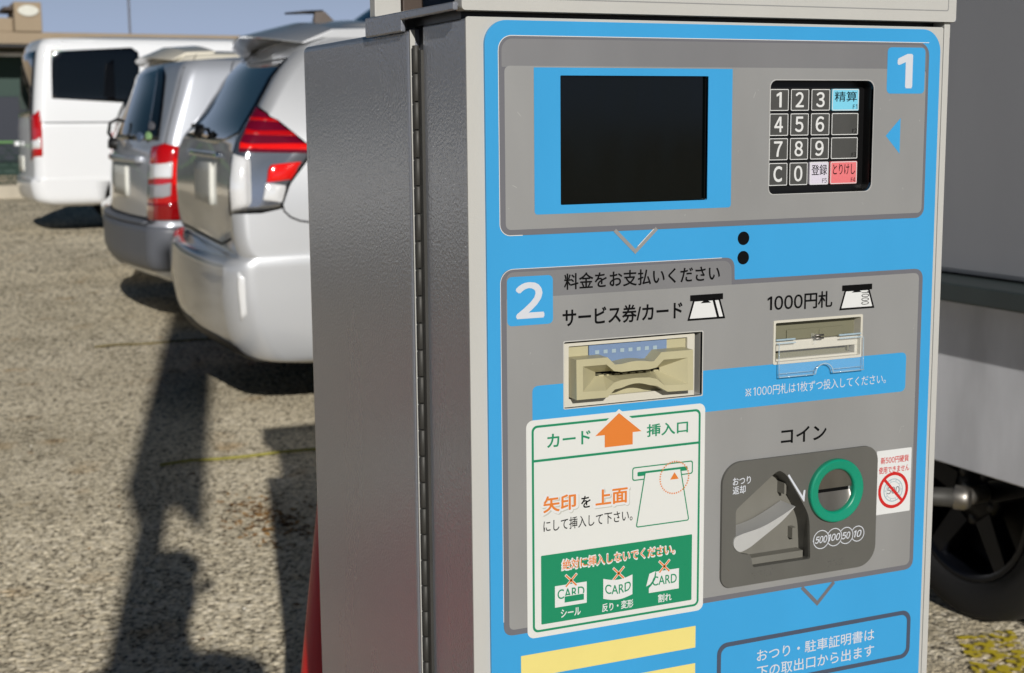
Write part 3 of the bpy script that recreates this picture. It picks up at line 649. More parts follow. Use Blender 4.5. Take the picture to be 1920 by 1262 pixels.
for i, (a, b, r) in enumerate(cc):
    pts = []
    for k in range(73):
        t = 2*math.pi*k/72 + math.pi; q = (a+r*math.cos(t), b+r*math.sin(t))
        if i and math.hypot(q[0]-cc[i-1][0], q[1]-cc[i-1][1]) < cc[i-1][2]: 
            continue
        pts.append(deep(*q, YC))
    strokes(mb, pts, 0.75, YC, M['bluetext'], closed=(i == 0))
    w_ = (6.4, 6.2, 4.4, 4.0)[i]; text(mb, ('500','100','50','10')[i], *deep(a-w_, b-3.1, YC), *deep(a+w_, b+3.1, YC), YC, M['bluetext'], bold=0.02, shear=0.25)
part(mb, 'coin_values', COIN)
mb = MB()
for (x0, z0, pat) in ((247, -463, '101101'), (253.6, -462.6, '110100'), (259.6, -462.2, '101011'), (265.6, -461.8, '011010'), (327, -463.6, '110110'), (333, -463.2, '100101'), (339, -463, '010111')):
    if x0 == 327: part(mb, 'braille_dots', COIN); mb = MB()
    for k, ch in enumerate(pat):
        if ch == '1':
            a, b = deep(x0+(k % 2)*2.4, z0-(k//2)*2.3, -5.6); mb.lathe([(0.0007, 0), (0.0005, 0.0004), (0.0001, 0.0006)], P(a, b, -5.6), (0,-1,0), M['coinplate'], 8)
part(mb, 'braille_dots', COIN)

# ---- red "no new 500 yen coin" sticker
mb = MB(); YS = -3.0; sheet(mb, rrect(374.2, -426.6, 412.7, -368.0, 1.0, 3), YS, -2.5, M['white'])
text(mb, '新500円硬貨', 378.6, -380.4, 409.6, -374.2, YS-.1, M['red'], bold=0.012); text(mb, '使用できません', 376.8, -389.2, 410.4, -383.0, YS-.1, M['red'], bold=0.012)
mb2 = MB()
for rr, wd in ((10.2, 0.9), (7.8, 0.5)): ring2(mb2, circ(393.3, -405.4, rr+wd/2), circ(393.3, -405.4, rr-wd/2), YS-.1, M['pastelgrey'])
text(mb2, '500', 386.6, -408.6, 400.2, -402.4, YS-.12, M['outline'], bold=0.01)
for k in range(10):
    a = 2*math.pi*k/10; sheet(mb2, circ(393.3+8.9*math.cos(a), -405.4+8.9*math.sin(a), 0.55, 6), YS-.12, YS, M['pastelgrey'], sides=False)
ST2 = part(mb, 'warning_sticker')
part(mb2, 'coin_picture', ST2)
mb = MB(); ring2(mb, circ(393.3, -405.4, 16.7), circ(393.3, -405.4, 13.7), YS-.2, M['red']); strokes(mb, [(383.4, -395.0), (403.2, -415.8)], 2.7, YS-.22, M['red']); part(mb, 'prohibition_mark', ST2)

# ---- green card sticker
mb = MB(); sheet(mb, rrect(31.6, -487.2, 195.6, -308.2, 6, 8), YS, -2.5, M['paper']); STK = part(mb, 'card_sticker', bevel=0.0002)
mb = MB(); y = YS-.1
ring2(mb, rrect(36.2, -482.8, 191.2, -312.6, 5, 8), rrect(38.1, -480.9, 189.3, -314.5, 3.4, 8), y, M['green'])
strokes(mb, [(37.5, -341.2), (190, -341.2)], 2.0, y-.02, M['green'])
text(mb, 'カード', 50.0, -331.6, 88.2, -320.8, y, M['green'], bold=0.022); text(mb, '挿入口', 140.2, -331.6, 178.9, -321.4, y, M['green'], bold=0.022)
part(mb, 'green_frame', STK)
mb = MB(); AR = [(101.2,-336.4),(126.9,-336.4),(126.9,-326.2),(135.0,-326.2),(114.2,-309.2),(92.6,-326.2),(101.2,-326.2)]
sheet(mb, [(98,-318),(114.2,-306),(131,-318)], y-.05, y, M['paper'], sides=False); sheet(mb, AR, y-.1, y, M['orange'], sides=False); part(mb, 'orange_arrow', STK)
M['shade'] = mat('pale_grey_print', (176,176,168), 0.5)
mb = MB()
for (s_, xa, xb) in (('矢印', 46.3, 74.8), ('上面', 93.2, 122.0)):
    text(mb, s_, xa-.2, -386.0, xb+1.8, -371.9, y, M['shade'], bold=0.10); text(mb, s_, xa-1.6, -385.3, xb+1.4, -370.4, y-.05, M['white'], bold=0.09); text(mb, s_, xa, -384.2, xb, -371.4, y-.1, M['orange'], bold=0.03)
text(mb, 'を', 80.0, -384.4, 88.2, -374.8, y, M['ink'], bold=0.02); text(mb, 'にして挿入して下さい。', 46.2, -400.4, 127.0, -390.6, y, M['ink'], bold=0.006)
part(mb, 'lettering', STK)
mb = MB(); ring2(mb, rrect(126.6, -367.3, 184.2, -355.8, 2.2, 5), rrect(127.6, -366.3, 183.2, -356.8, 1.6, 5), y, M['green']); sheet(mb, rrect(131.5, -363.8, 179.0, -360.2, 0.8, 3), y-.05, y, M['green'], sides=False)
cv = roundpoly([(130.6,-406.6),(180.6,-406.6),(172.3,-362.0),(138.6,-362.0)], [2,2,0,0]); sheet(mb, cv, y-.1, y, M['paper'], sides=False); strokes(mb, cv[-1:]+cv[:-1], 1.0, y-.15, M['green'])
part(mb, 'slot_drawing', STK)
mb = MB()
for k in range(40):
    a = 2*math.pi*k/40; sheet(mb, circ(166.4+13.7*math.cos(a), -368.5+13.5*math.sin(a), 0.72, 8), y-.2, y, M['orange'], sides=False)
sheet(mb, [(162.3,-370.0),(170.5,-370.0),(166.4,-364.0)], y-.2, y, M['orange'], sides=False); part(mb, 'orange_marker', STK)
mb = MB(); sheet(mb, rrect(43.8, -476.8, 184.1, -419.4, 0.8, 3), y, y, M['green'], sides=False)
for bo, mm_, dy in ((0.055, M['white'], -.05), (0.012, M['orange'], -.1)): text(mb, '絶対に挿入しないでください。', 63.0-(0.8 if bo > .05 else 0), -433.6-(0.9 if bo > .05 else 0), 167.0+(0.8 if bo > .05 else 0), -425.6+(0.7 if bo > .05 else 0), y+dy, mm_, bold=bo)
text(mb, 'シール', 61.4, -473.6, 79.2, -467.0, y-.05, M['white'], bold=0.02); text(mb, '反り・変形', 99.0, -474.6, 128.0, -467.6, y-.05, M['white'], bold=0.02); text(mb, '割れ', 151.8, -474.4, 164.6, -467.4, y-.05, M['white'], bold=0.02)
BAN = part(mb, 'green_notice', STK)
def cross(mb, cx, cz):
    for sg in (1, -1): strokes(mb, [(cx-5.2, cz-5.2*sg), (cx+5.2, cz+5.2*sg)], 2.2, y-.2, M['white']); 
    for sg in (1, -1): strokes(mb, [(cx-4.8, cz-4.8*sg), (cx+4.8, cz+4.8*sg)], 1.3, y-.25, M['orange'])
mb = MB(); sheet(mb, rrect(56.0, -464.4, 84.8, -446.4, .3, 2), y-.08, y, M['white'], sides=False); text(mb, 'CARD', 58.4, -457.8, 82.6, -449.8, y-.12, M['green'], bold=0.01); sheet(mb, rrect(64.4, -461.6, 82.4, -456.0, .3, 2), y-.16, y, M['green'], sides=False); strokes(mb, [(64.4,-461.6),(82.4,-461.6),(82.4,-456.0),(64.4,-456.0)], 0.5, y-.17, M['white'], closed=True); cross(mb, 70.6, -443.4); part(mb, 'card_picture', STK)
mb = MB(); n = 12; top = [(100+27.2*k/n, -446.4-2.6*math.sin(math.pi*k/n)) for k in range(n+1)]; bot = [(127.2-27.2*k/n, -463.4-2.6*math.sin(math.pi*k/n)) for k in range(n+1)]
sheet(mb, top+bot, y-.08, y, M['white'], sides=False); text(mb, 'CARD', 101.8, -459.0, 125.6, -451.2, y-.12, M['green'], bold=0.01, warp=lambda u: -2.2*np.sin(np.pi*u)); cross(mb, 114.2, -443.6); part(mb, 'card_picture', STK)
mb = MB(); sheet(mb, [(142.8,-464.8),(171.6,-464.8),(171.6,-447.2),(149.6,-447.2),(148.4,-454.0),(145.2,-458.6),(142.8,-460.6)], y-.08, y, M['white'], sides=False); sheet(mb, [(140.2,-458.8),(143.2,-448.2),(149.0,-446.6),(147.4,-453.4),(143.8,-457.4)], y-.1, y, M['white'], sides=False); text(mb, 'CARD', 146.2, -459.2, 169.4, -451.4, y-.12, M['green'], bold=0.01); strokes(mb, [(142.6,-459.4),(145.6,-457.6),(148.4,-453.6),(149.4,-448.4)], 0.8, y-.14, M['green']); cross(mb, 157.4, -443.6); part(mb, 'card_picture', STK)

# ---- yellow strips and the lower notice
mb = MB(); sheet(mb, rrect(25.8, -519.8, 188.8, -500.6, 0.3, 2), -2.6, -2.4, M['yellow']); part(mb, 'yellow_strip')
mb = MB(); sheet(mb, rrect(25.8, -553.0, 188.8, -533.8, 0.3, 2), -2.6, -2.4, M['yellow']); part(mb, 'yellow_strip')
mb = MB(); ring2(mb, rrect(210.6, -566.6, 418.3, -520.6, 10, 8), rrect(214.6, -562.6, 414.3, -524.6, 7, 8), -2.65, M['slate'])
text(mb, 'おつり・駐車証明書は', 251.4, -543.4, 377.4, -532.4, -2.65, M['bluetext'], bold=0.008); text(mb, '下の取出口から出ます', 251.6, -558.6, 377.6, -547.4, -2.65, M['bluetext'], bold=0.008)
part(mb, 'lower_notice')

# ================================================================== VEHICLES
def paint(name, rgb, metal=0.0, rough=0.35):
    m = mat(name, rgb, rough, metal=metal, coat=1.0, coatr=0.03, spec=0.5)
    n = m.node_tree.nodes; L = m.node_tree.links; b = n['Principled BSDF']
    tc = n.new('ShaderNodeTexCoord'); z = n.new('ShaderNodeTexNoise'); z.inputs['Scale'].default_value = 2.2; z.inputs['Detail'].default_value = 5
    L.new(tc.outputs['Object'], z.inputs['Vector']); r = n.new('ShaderNodeMapRange'); r.inputs[3].default_value = 0.02; r.inputs[4].default_value = 0.12
    L.new(z.outputs['Fac'], r.inputs[0]); L.new(r.outputs[0], b.inputs['Coat Roughness'])
    return m
M['car_silver'] = paint('silver_car_paint', (190,192,195), 0.45, 0.36)
M['car_silver2'] = paint('cool_silver_car_paint', (184,188,196), 0.45, 0.34)
M['lampbase'] = mat('silvered_lamp_housing', (172,176,184), 0.14, metal=0.9, coat=1.0)
M['car_white'] = paint('white_car_paint', (220,222,225), 0.0, 0.4)
M['car_pearl'] = paint('pearl_car_paint', (214,208,192), 0.1, 0.4)
M['car_grey'] = paint('grey_truck_paint', (132,132,134), 0.0, 0.5)
M['glass'] = mat('dark_tinted_glass', (9,13,18), 0.03, spec=0.8, coat=0.6)
M['frit'] = mat('black_glass_border', (6,6,8), 0.12)
M['trim'] = mat('black_trim', (20,20,21), 0.5, bump=0.05, bscale=300)
M['bumper_grey'] = mat('dark_grey_bumper_plastic', (92,95,102), 0.42, bump=0.03, bscale=300)
M['tyre'] = mat('tyre_rubber', (22,22,23), 0.8, bump=0.1, bscale=120)
M['alloy'] = mat('alloy_wheel', (150,152,158), 0.28, metal=0.8)
M['redlens'] = mat('red_lamp_lens', (176,10,14), 0.10, coat=1.0, spec=0.6)
M['redbright'] = mat('bright_red_lamp_lens', (226,22,18), 0.10, coat=1.0)
M['darkred'] = mat('dark_red_lamp_lens', (96,8,34), 0.15, spec=0.35)
M['deepred'] = mat('deep_red_lamp_lens', (128,6,10), 0.10, coat=1.0)
M['greylens'] = mat('grey_lamp_lens', (150,150,154), 0.12, coat=1.0)
M['amber'] = mat('orange_lamp_lens', (230,90,16), 0.12, coat=1.0)
M['clear'] = mat('clear_lamp_lens', (232,233,234), 0.10, metal=0.2, coat=1.0)
M['chrome'] = mat('chrome', (196,200,206), 0.07, metal=1.0)
M['plate'] = mat('licence_plate', (214,214,206), 0.5)
M['seam'] = mat('panel_gap', (12,12,13), 0.7)
M['undertray'] = mat('underbody', (14,14,15), 0.9)

def pchip(xs, ys, xq):
    xs, ys, xq = map(np.asarray, (xs, ys, xq)); h = np.diff(xs); d = np.diff(ys)/h; mm = np.zeros(len(xs))
    mm[0], mm[-1] = d[0], d[-1]
    for i in range(1, len(xs)-1):
        if d[i-1]*d[i] > 0: w1 = 2*h[i]+h[i-1]; w2 = h[i]+2*h[i-1]; mm[i] = (w1+w2)/(w1/d[i-1]+w2/d[i])
    k = np.clip(np.searchsorted(xs, xq, side='right')-1, 0, len(xs)-2); t = (xq-xs[k])/h[k]
    return (2*t**3-3*t**2+1)*ys[k] + (t**3-2*t**2+t)*h[k]*mm[k] + (-2*t**3+3*t**2)*ys[k+1] + (t**3-t**2)*h[k]*mm[k+1]
class Body:
    """a vehicle shell stacked from horizontal outlines. Local: x forward from the rear, y to the left, z up.
    key rows: (z, x_rear, x_front, half width, rear corner radius, rear bulge, front corner radius, front bulge)"""
    NR, NC, NS = 10, 12, 26
    def __init__(s, rows, origin, crown=0.05, sub=5, capn=7, yaw=0.0):
        s.o = np.array(origin, float); c_, n_ = math.cos(yaw), math.sin(yaw); s.RY = np.array([[c_, -n_, 0], [n_, c_, 0], [0, 0, 1]])       # the thing's Empty carries the turn;
        rows = np.array(rows, float); K = len(rows); t = np.arange(K); tq = np.linspace(0, K-1, (K-1)*sub+1)
        D = np.stack([pchip(t, rows[:, i], tq) for i in range(8)], 1)
        s.sv = np.concatenate([np.linspace(0, 1, s.NR, endpoint=False), np.linspace(1, 2, s.NC, endpoint=False), np.linspace(2, 3, s.NS, endpoint=False), np.linspace(3, 4, s.NC, endpoint=False), np.linspace(4, 5, s.NR+1)])
        s.z = D[:, 0]; s.D = D; s.crown = crown; s.capn = capn
        s.H = np.stack([np.stack([s.half(d, a) for a in s.sv]) for d in D])          # rows x outline x 2 (x, y) on the near (right-hand, -y) side
    @staticmethod
    def half(d, a):
        z, xr, xf, hw, rr, br, rf, bf = d; q = hw-rr; qf = hw-rf; e = br*(q/hw)**2
        if a <= 1: y = q*a; return np.array([xr+br*(y/hw)**2, -y])
        if a <= 2: th = (a-1)*math.pi/2; return np.array([xr+e+rr-rr*math.cos(th)*1.0 + (br-e)*(math.sin(th))*(1-0)*0.0, -(q+rr*math.sin(th))])
        xa = xr+e+rr; ef = bf*(qf/hw)**2; xb = xf-ef-rf
        if a <= 3: return np.array([xa+(xb-xa)*(a-2), -hw])
        if a <= 4: th = (a-3)*math.pi/2; return np.array([xb+rf*math.sin(th), -(qf+rf*math.cos(th))])
        y = qf*(5-a); return np.array([xf-bf*(y/hw)**2, -y])
    def mesh(s, mb, m, mu):
        full = []
        for k in range(len(s.z)):
            h = s.H[k]; L = [(p[0], p[1], s.z[k]) for p in h] + [(p[0], -p[1], s.z[k]) for p in h[-2:0:-1]]
            full.append(L)
        n = len(full[0]); last = np.array(full[-1]); c = np.array([(last[:, 0].min()+last[:, 0].max())/2, 0, s.z[-1]])
        for j in range(1, s.capn+1):
            f = 1-(j/s.capn)*0.96; u = 1-f; p = c + (last-c)*np.array([f, f, 0]); p[:, 2] = s.z[-1] + s.crown*(1-f**2)
            full.append([tuple(a) for a in p])
        vs = [tuple(np.array(p)+s.o) for L in full for p in L]; fs = []
        for i in range(len(full)-1):
            for k in range(n): fs.append((i*n+k, i*n+(k+1) % n, (i+1)*n+(k+1) % n, (i+1)*n+k))
        mb.add(vs, fs, m, True)
        top = (len(full)-1)*n; mb.f.append([top+k for k in range(n)]); mb.mi.append(mb.m(m)); mb.sm.append(True)
        mb.f.append(list(range(n))[::-1]); mb.mi.append(mb.m(mu)); mb.sm.append(False)
        return mb
    def pt(s, a, z):
        sg = 1
        if a < 0: a, sg = -a, -1
        k = np.clip(np.searchsorted(s.z, z, side='right')-1, 0, len(s.z)-2); t = np.clip((z-s.z[k])/max(1e-9, s.z[k+1]-s.z[k]), 0, 1)
        i = np.clip(np.searchsorted(s.sv, a, side='right')-1, 0, len(s.sv)-2); u = (a-s.sv[i])/(s.sv[i+1]-s.sv[i])
        h = s.H; p = ((1-u)*h[k, i]+u*h[k, i+1])*(1-t) + ((1-u)*h[k+1, i]+u*h[k+1, i+1])*t
        return np.array([p[0], p[1]*sg, z]) + s.o
    def side(s, x, z, sg=1):
        """outline parameter of the side at local x"""
        lo, hi = 1.0, 4.0
        for _ in range(30):
            mid = (lo+hi)/2
            if s.pt(mid, z)[0]-s.o[0] < x: lo = mid
            else: hi = mid
        return (lo+hi)/2*sg
    def nrm(s, a, z):
        e = 1e-3; p = s.pt(a, z); du = s.pt(a+e, z)-s.pt(a-e, z); dz = s.pt(a, z+2e-3)-s.pt(a, z-2e-3)
        n = np.cross(dz, du); n /= max(1e-9, np.linalg.norm(n))
        return n if np.dot(n[:2], p[:2]-(s.o[:2]+np.array([2.0, 0]))) > 0 else -n
    def uv(s, u, v):
        """where the sight line through photo pixel (u, v) meets this shell -> (a, z)"""
        if not hasattr(s, 'G'):
            A = np.linspace(-1.0, 3.0, 241); Z = np.linspace(s.z[0]+.002, s.z[-1]-.002, 181); s.GA, s.GZ = A, Z
            G = np.array([[s.pt(a, z) for a in A] for z in Z]); d = ((G-s.o) @ s.RY.T + s.o-CAM) @ RC.T
            s.G = np.stack([960+FPX*d[..., 0]/d[..., 2], 631+FPX*d[..., 1]/d[..., 2]], -1)
            du = np.gradient(s.G, axis=1); dv = np.gradient(s.G, axis=0); s.face = (du[..., 0]*dv[..., 1]-du[..., 1]*dv[..., 0]) < 0
        e = ((s.G-np.array([u, v]))**2).sum(-1) + np.where(s.face, 0, 1e5)
        i, j = np.unravel_index(e.argmin(), e.shape); a, z = s.GA[j], s.GZ[i]
        for _ in range(6):
            def pj(a, z):
                d = RC @ (s.RY @ (s.pt(a, z)-s.o)+s.o-CAM); return np.array([960+FPX*d[0]/d[2], 631+FPX*d[1]/d[2]])
            r = pj(a, z)-np.array([u, v]); h = 2e-3
            J = np.stack([(pj(a+h, z)-pj(a-h, z))/(2*h), (pj(a, z+h)-pj(a, z-h))/(2*h)], 1)
            try: st = np.linalg.solve(J, r)
            except np.linalg.LinAlgError: break
            st = np.clip(st, -0.03, 0.03); a2, z2 = a-st[0], z-st[1]
            if not (-1 <= a2 <= 3.2): break
            a, z = a2, z2
        return a, z
    def patch(s, mb, poly, off, m, nz=14, nx=14, thick=0.006, bulge=0.0):
        """a skin lying 'off' metres proud of the shell inside the (a, z) polygon (convex across)"""
        poly = [tuple(p) for p in poly]; zs = [p[1] for p in poly]; z0, z1 = min(zs), max(zs); L = []
        for z in np.linspace(z0+1e-5, z1-1e-5, nz+1):
            xs = []
            for i in range(len(poly)):
                (a0, b0), (a1, b1) = poly[i-1], poly[i]
                if (b0-z)*(b1-z) <= 0 and b0 != b1: xs.append(a0+(a1-a0)*(z-b0)/(b1-b0))
            if len(xs) < 2: continue
            for k_, a in enumerate(np.linspace(min(xs), max(xs), nx+1)):
                L.append(s.pt(a, z)+s.nrm(a, z)*(off+bulge*math.sqrt(max(0.0, math.sin(math.pi*k_/nx)*math.sin(math.pi*min(1.0, max(0.0, (z-z0)/(z1-z0))))))))
        n = nx+1; R = len(L)//n; fs = [(i*n+k, i*n+k+1, (i+1)*n+k+1, (i+1)*n+k) for i in range(R-1) for k in range(nx)]
        edge = [k for k in range(n)] + [i*n+nx for i in range(1, R)] + [(R-1)*n+k for k in range(nx-1, -1, -1)] + [i*n for i in range(R-2, 0, -1)]
        base = len(L); ctr = np.array([s.o[0]+2, s.o[1], 0.8])
        for e in edge:
            p = L[e]; c = ctr-p; c = c/np.linalg.norm(c); L.append(p+c*(thick+off))
        ne = len(edge); fs += [(edge[k], edge[(k+1) % ne], base+(k+1) % ne, base+k) for k in range(ne)]
        return mb.add(L, fs, m, True)
    def line(s, mb, pts, r, m, off=0.0005):
        return mb.tube([s.pt(a, z)+s.nrm(a, z)*off for a, z in pts], r, m, 6)
def px(b, pts, r=0.0, n=4, dense=7):
    if not r:                                   # edges that are straight to the eye stay straight across the curved corner
        pts = [(p[0]+(q[0]-p[0])*k/dense, p[1]+(q[1]-p[1])*k/dense) for p, q in zip(pts, pts[1:]+pts[:1]) for k in range(dense)]
    q = [b.uv(u, v) for u, v in pts]
    return roundpoly(q, r, n) if r else q
def pxl(b, pts): return [b.uv(u, v) for u, v in pts]
def seg(pts, n=6):
    out = []
    for (a, b) in zip(pts[:-1], pts[1:]):
        for k in range(n): out.append((a[0]+(b[0]-a[0])*k/n, a[1]+(b[1]-a[1])*k/n))
    return out+[pts[-1]]
def wheel(root, x, y, r, w, rootloc, rim=0.62, spokes=5, side=-1, dish=0.02, rimmat=None):
    """tyre (part) > rim; axle along y, outer face towards side"""
    mb = MB(); o = (x, y, r); ax = (0, side, 0)
    mb.lathe([(r*rim, -w/2), (r*0.93, -w/2), (r*0.985, -w*0.42), (r, -w*0.3), (r, w*0.3), (r*0.985, w*0.42), (r*0.93, w/2), (r*0.8, w/2+0.004), (r*rim*1.02, w/2-0.004), (r*rim, w/2-0.02), (r*rim, -w/2)], o, ax, M['tyre'], 40)
    t = mb.build('wheel', root, rootloc)
    mb = MB(); R = r*rim
    mb.lathe([(R, w/2-0.004), (R*0.93, w/2-0.002), (R*0.9, w/2-0.03), (R*0.88, 0)], o, ax, rimmat or M['alloy'], 40)
    mb.lathe([(R*0.9, 0.0), (0.02, 0.0)], o, ax, M['trim'], 30)
    mb.lathe([(0.0, w/2-dish+0.012), (0.03, w/2-dish+0.012), (0.036, w/2-dish), (R*0.36, w/2-dish-0.004), (R*0.36, w/2-0.06)], o, ax, rimmat or M['alloy'], 30)
    for k in range(spokes):
        a = 2*math.pi*k/spokes + 0.3; c, sn = math.cos(a), math.sin(a); q = Vector((-sn, 0, c)); d = Vector((c, 0, sn)); ya = side
        def pp(rad, wd, h): return Vector(o)+d*rad+q*wd+Vector((0, ya*h, 0))
        vs = [pp(R*.3, -R*.13, w/2-dish), pp(R*.3, R*.13, w/2-dish), pp(R*.95, R*.1, w/2-.008), pp(R*.95, -R*.1, w/2-.008), pp(R*.3, -R*.16, w/2-.05), pp(R*.3, R*.16, w/2-.05), pp(R*.95, R*.12, w/2-.05), pp(R*.95, -R*.12, w/2-.05)]
        mb.add(vs, [(0,1,2,3),(0,4,5,1),(1,5,6,2),(2,6,7,3),(3,7,4,0)], rimmat or M['alloy'])
        a2 = a+math.pi/spokes
        mb.lathe([(0.0, w/2-dish-.001), (0.011, w/2-dish-.001), (0.012, w/2-dish-.02)], Vector(o)+Vector((math.cos(a2), 0, math.sin(a2)))*0.057, ax, M['trim'], 12)
    mb.build('rim', t, rootloc); return t
def cut_wells(o, wells):
    """open the wheel arches: carve a cylinder out of the shell, keep the result as plain mesh"""
    for (x, y, z, r, w) in wells:
        mb = MB(); mb.lathe([(0.0001, -w/2), (r, -w/2), (r, w/2), (0.0001, w/2)], (x, y, z), (0,1,0), M['undertray'], 48, smooth=False)
        c = mb.build('cut', None, (0,0,0)); c.parent = None
        md = o.modifiers.new('b', 'BOOLEAN'); md.operation = 'DIFFERENCE'; md.object = c; md.solver = 'EXACT'; md.material_mode = 'TRANSFER'
        bpy.context.view_layer.update()
        me = bpy.data.meshes.new_from_object(o.evaluated_get(bpy.context.evaluated_depsgraph_get()))
        o.modifiers.clear(); o.data = me; bpy.data.objects.remove(c)

# ---------------------------------------------------------------- silver hatchback (nearest)
o1 = (0.822, 4.945, 0.0)
CAR1 = thing('hatchback_car', 'silver hatchback with dark rear window and striped red tail lamp, nearest to the payment machine', 'car', o1)
YAW1 = R_(-4.5); CAR1.rotation_euler = (0, 0, YAW1)
rows = [(.235,.10,4.46,.82,.14,.07,.3,.3),(.255,.0,4.56,.866,.14,.08,.3,.3),(.30,-.06,4.63,.880,.14,.09,.3,.3),(.38,-.095,4.67,.886,.13,.09,.3,.3),(.50,-.11,4.675,.8875,.12,.09,.3,.3),
  (.60,-.105,4.67,.8875,.11,.09,.3,.3),(.63,-.09,4.66,.886,.11,.09,.3,.3),(.645,.01,4.65,.884,.06,.01,.3,.3),(.72,.02,4.56,.882,.055,-.02,.3,.3),(.86,.02,4.36,.878,.055,-.025,.3,.3),(1.00,.025,3.81,.866,.055,-.015,.3,.3),(1.05,.025,3.51,.855,.055,.005,.28,.3),
  (1.18,.10,3.2,.81,.055,.03,.25,.25),(1.31,.185,2.9,.755,.06,.03,.22,.2),(1.40,.27,2.62,.705,.08,.035,.2,.2),(1.46,.35,2.45,.65,.10,.05,.2,.2),(1.495,.45,2.3,.59,.12,.06,.2,.2)]
B1 = Body(rows, o1, crown=0.065, yaw=YAW1)
mb = MB(); B1.mesh(mb, M['car_silver'], M['undertray']); b1 = mb.build('body', CAR1, o1)
cut_wells(b1, [(o1[0]+0.97, o1[1]+sg*0.80, 0.32, 0.36, 0.5) for sg in (-1, 1)] + [(o1[0]+3.71, o1[1]+sg*0.80, 0.32, 0.36, 0.5) for sg in (-1, 1)])
for xx in (0.97, 3.71):
    for sg in (-1, 1): wheel(CAR1, o1[0]+xx, o1[1]+sg*0.775, 0.32, 0.2, o1, side=sg)
mb = MB(); gp = [(-.9,1.06),(0.6,1.05)]+px(B1, [(404,271),(452,250),(483,198),(514,139),(548,100)])+[(-.92,1.43)]; B1.patch(mb, gp, 0.004, M['glass'], 16, 24); RW = mb.build('rear_window', CAR1, o1)
# roof spoiler
def spoiler(b, o, z0, z1, back, hw, m, car, tip=0.0):
    mb = MB(); vs = []; fs = []; N = 22
    for k in range(N+1):
        y = -hw+2*hw*k/N; f = abs(y)/hw; xr = b.pt(max(-0.99, min(0.99, -y/hw*0.95)), z1)[0]-o[0]
        bk = back*(1-0.55*f**3); zz = z1+0.05*(1-f**2)
        pr = [(xr+0.25, zz+0.012+0.02*(1-f)), (xr+0.04, zz+0.004+0.012*(1-f)), (xr-bk, z0+0.028*(1-f**2)-tip*f), (xr-bk+0.004, z0-0.006+0.028*(1-f**2)-tip*f), (xr+0.0, z1-0.03+0.02*(1-f**2)), (xr+0.2, z1-0.03)]
        vs += [(o[0]+a, o[1]+y, c) for a, c in pr]
    n = 6
    for k in range(N):
        for j in range(n): fs.append((k*n+j, k*n+(j+1) % n, (k+1)*n+(j+1) % n, (k+1)*n+j))
    fs += [tuple(range(n)), tuple(range(N*n, N*n+n))[::-1]]
    mb.add(vs, fs, m); ob = mb.build('spoiler', car, o, bevel=0.006, seg=2); return ob
spoiler(B1, o1, 1.445, 1.46, 0.17, 0.68, M['car_silver'], CAR1, tip=0.03)
# tail lamp
def lamp_part(mb, name, parent, root): return mb.build(name, parent, root)
LP = [(484,203),(582,281),(536,345),(521,391),(436,401),(438,300),(447,262)]
mb = MB(); B1.patch(mb, px(B1, [(484,198),(588,281),(540,346),(523,396),(433,406),(434,300),(444,262)]), 0.004, M['frit'], 30, 40); mb.build('lamp_surround', CAR1, o1)
mb = MB(); B1.patch(mb, px(B1, LP), 0.007, M['lampbase'], 30, 40); TL = mb.build('tail_lamp', CAR1, o1)
def lens(b, name, pts, m, off, par, root, nz=8, nx=20, bulge=0.0):
    mb = MB(); b.patch(mb, px(b, pts), off, m, nz, nx, thick=0.003, bulge=bulge); return mb.build(name, par, root)
lens(B1, 'dark_lens', [(484,204),(582,283),(580,288),(450,288),(453,268),(470,228)], M['darkred'], .0100, TL, o1, 24, 40)
for (v0, v1, ul0, ur0, ul1, ur1, mm_) in ((222,231,474,507,471,518,'redlens'),(245,257,465,536,461,551,'redlens'),(269,282,454,567,452,580,'redbright')):
    lens(B1, 'red_stripe', [(ul0,v0),(ur0,v0),(ur1,v1),(ul1,v1)], M[mm_], .0125, TL, o1, 5, 40)
lens(B1, 'reversing_lens', [(441,290),(464,292),(466,380),(458,395),(438,396),(437,345)], M['clear'], .0115, TL, o1, 14, 10, bulge=.02)
lens(B1, 'red_reflector', [(510,305),(560,304),(536,340),(499,342),(502,318)], M['redbright'], .0115, TL, o1, 8, 8, bulge=.006)
lens(B1, 'turn_lens', [(497,344),(531,344),(523,376),(521,379),(491,379)], M['clear'], .0115, TL, o1, 8, 8, bulge=.006)
# plate, garnish, wiper, seams, reflector, lower trim
mb = MB(); B1.patch(mb, [(-.30,.80),(.30,.80),(.30,.965),(-.30,.965)], .012, M['plate'], 4, 8); mb.build('licence_plate', CAR1, o1)
mb = MB(); B1.patch(mb, [(-.55,.985),(.6,.985),(.6,1.01),(-.55,1.01)], .014, M['chrome'], 3, 14); mb.build('garnish', CAR1, o1)
mb = MB(); B1.line(mb, seg([(0.02,1.075),(-0.15,1.10),(-.6,1.10)]), 0.008, M['trim'], 0.02); p_ = B1.pt(0.0,1.075)+B1.nrm(0.0,1.075)*.02; mb.lathe([(.0001,.03),(.022,.03),(.03,0)], p_, (-1,0,.3), M['trim'], 16); mb.build('rear_wiper', CAR1, o1)
mb = MB()
B1.line(mb, pxl(B1, [(527,360),(528,378),(533,396),(545,407),(562,414),(584,417)]), 0.0035, M['seam']); B1.line(mb, seg(pxl(B1, [(449,262),(436,300),(431,345),(432,402)])), 0.004, M['seam'])
B1.line(mb, seg([(-.9,.66),(.55,.66),(.9,.70)]), 0.005, M['seam'])
mb.build('panel_gap', CAR1, o1)
lens(B1, 'bumper_reflector', [(447,511),(456,513),(461,598),(453,600),(446,540)], M['clear'], .006, CAR1, o1, 8, 3)
